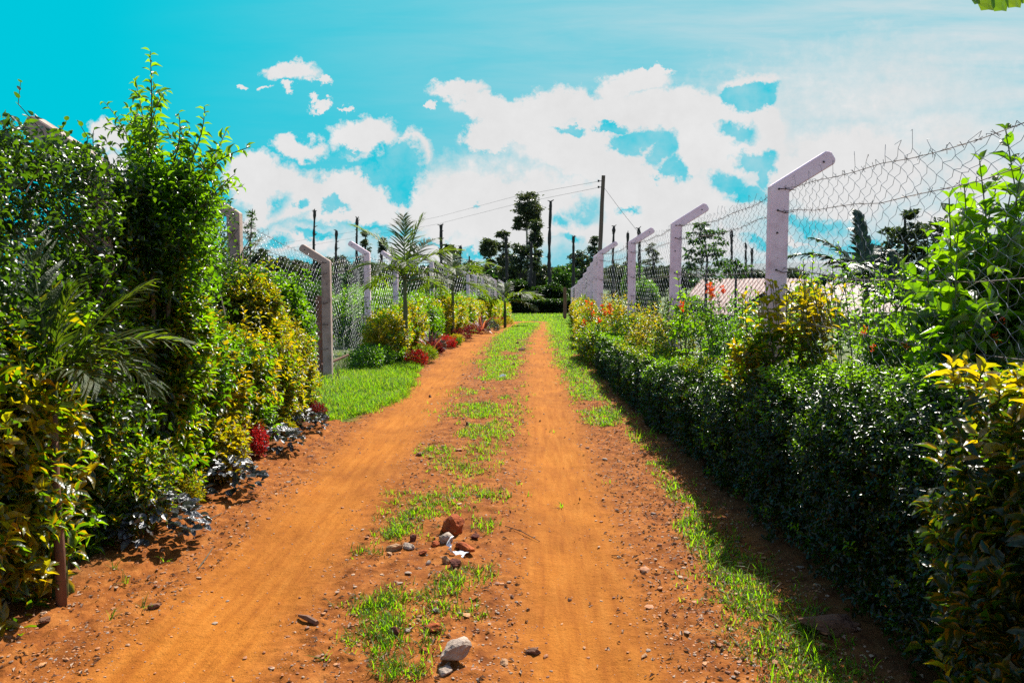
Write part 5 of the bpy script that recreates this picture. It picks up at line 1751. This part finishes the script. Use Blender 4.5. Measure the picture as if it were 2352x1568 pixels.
# ------------------------------------------------------------------ houses beyond the shady fence
def roofmat(name, c0, c1):
    m, N, L = newmat(name)
    tc = N.new('ShaderNodeTexCoord')
    n = noise(N, L, 2.2, 6, .65, tc.outputs['Object'])
    wv = N.new('ShaderNodeTexWave')
    wv.inputs['Scale'].default_value = 1.6
    wv.inputs['Distortion'].default_value = 2.5
    L.new(tc.outputs['Object'], wv.inputs['Vector'])
    n2 = wv.outputs['Fac']
    c = ramp(N, mth(N, L, 'MULTIPLY_ADD', n2, .4, mth(N, L, 'MULTIPLY', n, .6)), [(.35, c0), (.65, c1)], L)
    p = N.new('ShaderNodeBsdfPrincipled')
    L.new(c, p.inputs['Base Color'])
    p.inputs['Roughness'].default_value = .6
    p.inputs['Metallic'].default_value = .0
    o = N.new('ShaderNodeOutputMaterial')
    L.new(p.outputs[0], o.inputs[0])
    return m


M['rustroof'] = roofmat('rusty_iron_roof', (.15, .045, .028), (.25, .10, .07))
M['paleroof'] = roofmat('pale_iron_roof', (.18, .075, .055), (.30, .16, .12))


def house(label, c, rot, ln, wd, eave, ridge, rmat):
    root = empty('house', c, label, 'house', 'iron-roofed houses beyond the shady fence')
    Rm = np.array(Matrix.Rotation(rad(rot), 3, 'Z'))
    c = np.array(c, float)

    def tr(v):
        return np.asarray(v, float) @ Rm.T + c
    mb = MB()
    l, w = ln / 2, wd / 2
    V = [[-l, -w, 0], [l, -w, 0], [l, w, 0], [-l, w, 0], [-l, -w, eave], [l, -w, eave], [l, w, eave], [-l, w, eave], [-l, 0, ridge - .05], [l, 0, ridge - .05]]
    mb.add(tr(V), [np.array([[0, 1, 5, 4], [2, 3, 7, 6]]), np.array([[1, 2, 6, 9, 5], [3, 0, 4, 8, 7]])])
    mb.build('wall', M['wall'], root)
    mb = MB()
    n = int(ln / .075)
    xs = np.linspace(-l - .35, l + .35, n)
    corr = .018 * np.where(np.arange(n) % 2, 1, -1)
    for s in (-1, 1):
        y0, z0, y1, z1 = s * (w + .45), eave - .45 * (ridge - eave) / w, 0, ridge
        ups = np.stack([xs, np.full(n, y1), z1 + corr + .03], -1)
        los = np.stack([xs, np.full(n, y0), z0 + corr + .03], -1)
        Vv = np.concatenate([los, ups, los - [0, 0, .015], ups - [0, 0, .015]])
        i = np.arange(n - 1)
        q = np.concatenate([np.stack([i, i + 1, i + n + 1, i + n], -1), np.stack([i + 2 * n, i + 3 * n, i + 3 * n + 1, i + 2 * n + 1], -1), np.stack([i, i + 2 * n, i + 2 * n + 1, i + 1], -1)])
        mb.add(tr(Vv), [q])
    mb.build('roof', M[rmat], root)
    mb = MB()
    for s in (-1, 1):
        y0, z0 = s * (w + .43), eave - .45 * (ridge - eave) / w
        box(mb, tr([0, y0, z0 - .09]), (l + .3, .02, .07), Rm)
    for s in (-1, 1):
        for sy in (-1, 1):
            a_, b_ = np.array([s * (l + .3), sy * (w + .4), eave - .5 * (ridge - eave) / w]), np.array([s * (l + .3), 0, ridge - .06])
            tube(mb, [tr(a_), tr(b_)], .05, 4)
    mb.build('fascia', M['timber'], root)
    for wx in (-l * .5, l * .35):
        mb = MB()
        box(mb, tr([wx, -w - .02, eave * .55]), (.4, .03, .45), Rm)
        mb.build('window', M['timber'], root)


g = at(1700, 660, 34)
house('house with a rusty corrugated roof beside the tallest straight post', (g[0] + 1.2, 35, -1.95), -38, 5.0, 4.6, 2.3, 3.55, 'rustroof')
g = at(1905, 660, 30)
house('house with a pale pinkish iron roof beyond the thin upright shrub', (g[0] + .8, 30, -1.75), 24, 6.2, 4.0, 2.3, 3.2, 'paleroof')


# ------------------------------------------------------------------ stones and small things on the lane
def rock(label, pxy, w, mat, seed, asp=(1, .8, .65), name='rock', sink=.3, group='stones lying on the lane', lift=0, rotz=None):
    R = np.random.RandomState(seed)
    b = gnd(*pxy)
    bm = bmesh.new()
    bmesh.ops.create_icosphere(bm, subdivisions=3, radius=1)
    V = np.array([v.co[:] for v in bm.verts])
    Fc = np.array([[v.index for v in f.verts] for f in bm.faces])
    bm.free()
    pl = rdir(R, 14)
    dd = R.uniform(.48, .9, 14)
    k = np.max((V @ pl.T) / dd, axis=1)
    V = V / np.maximum(k, 1)[:, None] ** 1.0
    V = V * (1 + .36 * (fbm(V[:, 0] * 2.2 + seed, V[:, 1] * 2.2, V[:, 2] * 2.2, 4) - .5)[:, None] + .20 * (fbm(V[:, 0] * 7, V[:, 1] * 8 + seed, V[:, 2] * 8, 2) - .5)[:, None])
    s = w / 2
    V = V * (np.array(asp) * s)
    a = R.rand() * 6.28 if rotz is None else rotz
    c, sn = math.cos(a), math.sin(a)
    V = np.stack([V[:, 0] * c - V[:, 1] * sn, V[:, 0] * sn + V[:, 1] * c, V[:, 2]], -1)
    V[:, 2] -= V[:, 2].min()
    loc = b + [0, 0, -sink * w * asp[2] * .5 + lift]
    mb = MB()
    mb.add(V, [Fc])
    o = mb.build(name, M[mat])
    o.location = loc
    return tag(o, label, 'stone', group)


def pxw(px, py, w):
    return w / F * gnd(px, py)[1]


rocks = [
    ('large bright red rock topping the stone heap', 1042, 1226, 74, 'redrock', (1, .8, .78)), ('pale grey stone leaning on the large red rock', 1025, 1243, 44, 'greyrock', (1, .8, .8)), ('tan brown block at the edge of the stone heap', 908, 1262, 44, 'tanrock', (1.1, .7, .55)),
    ('light grey stone between the tan block and the heap', 937, 1260, 34, 'greyrock', (1, .8, .7)), ('small dark red stone standing behind the light grey one', 948, 1242, 24, 'darkred', (1, .8, 1)), ('flat orange stone beside the plastic scrap', 1070, 1262, 60, 'redrock', (1.1, .6, .5)),
    ('dark maroon rock at the near side of the stone heap', 1048, 1300, 34, 'darkred', (1, .9, 1)), ('brownish grey stone against the dark maroon rock', 1026, 1294, 30, 'tanrock', (1, .8, 1)), ('small rusty stone right behind the plastic scrap', 1000, 1252, 26, 'redrock', (1, .8, .6)),
    ('orange chip in front of the light grey stone', 972, 1272, 26, 'redrock', (1, .8, .5)), ('dark red chip on the far side of the heap', 1090, 1235, 26, 'darkred', (1, .8, .6)), ('small pale chip near the front of the heap', 985, 1295, 18, 'greyrock', (1, .8, .7)),
    ('small grey stone just before the tan block', 895, 1275, 22, 'tanrock', (1, .8, .6)), ('large pale grey rock at the lane bottom', 1045, 1525, 96, 'greyrock', (1, .75, .55)), ('smaller grey slab under the large pale rock', 1022, 1545, 50, 'greyrock', (1, .8, .5)),
    ('bright orange stone beside the grass near the lane bottom', 993, 1450, 50, 'redrock', (1, .8, .6)), ('dark red stone half in grass near the lane bottom', 905, 1455, 40, 'darkred', (1, .8, .7)), ('small orange chip behind the large pale rock', 975, 1497, 28, 'redrock', (1, .8, .5)),
    ('white stone between the two red stones', 938, 1448, 26, 'greyrock', (1.2, .6, .5)), ('dark little stone alone on the near wheel track', 748, 1405, 13, 'brownrock', (1, .8, .9)), ('square dark pebble on the far wheel track', 1308, 1378, 14, 'brownrock', (1, .8, .8)),
    ('dark pebble beside the central gravel', 1176, 1372, 14, 'brownrock', (1, .8, .8)), ('small brown flat rock on the sunny shoulder', 355, 1396, 38, 'brownrock', (1.1, .7, .5)), ('flat reddish rock near the shade edge by the stake', 105, 1430, 36, 'brownrock', (1, .8, .6)),
    ('small brown rock by the shaded shoulder grass', 1800, 1490, 26, 'brownrock', (1, .8, .7)), ('tan flat stone low on the far wheel track', 1480, 1508, 24, 'tanrock', (1.1, .7, .4)), ('dark brown clod in the centre grass', 963, 1046, 26, 'brownrock', (1, .8, .5)),
    ('dark round clod in the centre grass further up', 1075, 976, 16, 'brownrock', (1, .8, 1)), ('brown stone in the far centre grass', 1198, 805, 14, 'brownrock', (1.3, .8, .7)), ('dark stone in the far centre grass', 1188, 790, 10, 'darkred', (1, .8, .8)), ('small dark stone on the near left track edge', 988, 912, 12, 'brownrock', (1, .8, .8)),
    ('small brown stone at the edge of far centre grass', 1180, 840, 9, 'brownrock', (1, .8, .8)), ('small dark stone lying in mid centre grass', 1240, 968, 7, 'brownrock', (1, .8, .8)), ('buff stone at the lane bottom near the large pale rock', 1160, 1524, 30, 'tanrock', (1.2, .8, .5)), ('brown stone right of the buff stone', 1225, 1500, 34, 'brownrock', (1.2, .8, .5)),
]
for i, (lb, x, y, w, mt, asp) in enumerate(rocks):
    lb = lb.replace('right of', 'past').replace('near left track', 'sunny-side track')
    rock(lb, (x, y), pxw(x, y, w), mt, 900 + i, asp, 'rock' if w > 30 else 'stone', lift=.03 if i == 13 else 0)
# dark boulder half hidden under the shady hedge
rock('brown boulder half hidden in shade beside the verge grass', (1905, 1450), .26, 'brownrock', 980, (1.4, .7, .4), 'boulder', group=None)
# piece of bark on the near track
mb = MB()
a, c = gnd(686, 1418), gnd(728, 1436)
tube(mb, [a + [0, 0, .012], (a + c) / 2 + [0, 0, .018], c + [0, 0, .012]], [.006, .014, .013], 6)
tag(mb.build('wood_chunk', M['stake'], loc=a), 'broken chunk of wood lying on the near wheel track', 'wood')
for lb, p0, p1, r in [('thin dry stick on the bare shoulder by the purple ground plant', (455, 1308), (490, 1258), .004), ('dry twig near the small yellow border plant', (440, 1215), (510, 1180), .005), ('fine dark twig on the far wheel track', (1405, 1278), (1432, 1286), .003),
                      ('pale curved twig beside the boulder in shade', (1755, 1412), (1800, 1440), .005), ('dry straw lying across the centre gravel', (1160, 1210), (1240, 1245), .003)]:
    mb = MB()
    a, c = gnd(*p0), gnd(*p1)
    tube(mb, [a + [0, 0, .008], a * .6 + c * .4 + [.01, 0, .016], c + [0, 0, .007]], [r, r, r * .6], 5)
    tag(mb.build('twig', M['twig'], loc=a), lb, 'twig', 'twigs on the lane')
# torn plastic scrap on the heap
mb = MB()
b = gnd(1040, 1268)
pts = np.array([at(1040, 1232, b[1] + .03), at(1028, 1243, b[1] + .02), at(1036, 1254, b[1]), at(1034, 1264, b[1] - .03), at(1046, 1272, b[1] - .05), at(1062, 1273, b[1] - .06), at(1074, 1268, b[1] - .06)])
pts[:, 2] = np.maximum(pts[:, 2], b[2] + .004)
ss = np.linspace(0, 6, 25)
C = np.stack([np.interp(ss, np.arange(7), pts[:, a]) for a in range(3)], -1)
Rp = np.random.RandomState(4)
wv = np.stack([np.cos(ss * .9) * .012, .018 + .006 * np.sin(ss * 3), .010 * np.sin(ss * 1.7) + .004], -1)
V = np.concatenate([C - wv, C, C + wv + Rp.normal(size=C.shape) * .003])
V[:, 2] = np.maximum(V[:, 2], b[2] + .002)
q = np.array([[k * 25 + i, k * 25 + i + 1, (k + 1) * 25 + i + 1, (k + 1) * 25 + i] for k in range(2) for i in range(24)])
mb.add(np.concatenate([V, V - [0, .0015, .0015]]), [np.concatenate([q, q[:, ::-1] + 75])])
tag(mb.build('plastic_scrap', M['plastic'], loc=b), 'torn white plastic scrap among the heap of stones', 'plastic scrap')
mb = MB()
b = gnd(1147, 866)
leaves(mb, np.array([b + [0, 0, .02]]), np.array([[1.0, .2, .25]]), np.array([[0, -.4, 1.0]]), .12, .07, 'rd', 2)
tag(mb.build('paper_scrap', M['plastic'], loc=b), 'white paper scrap in the centre grass', 'paper scrap')
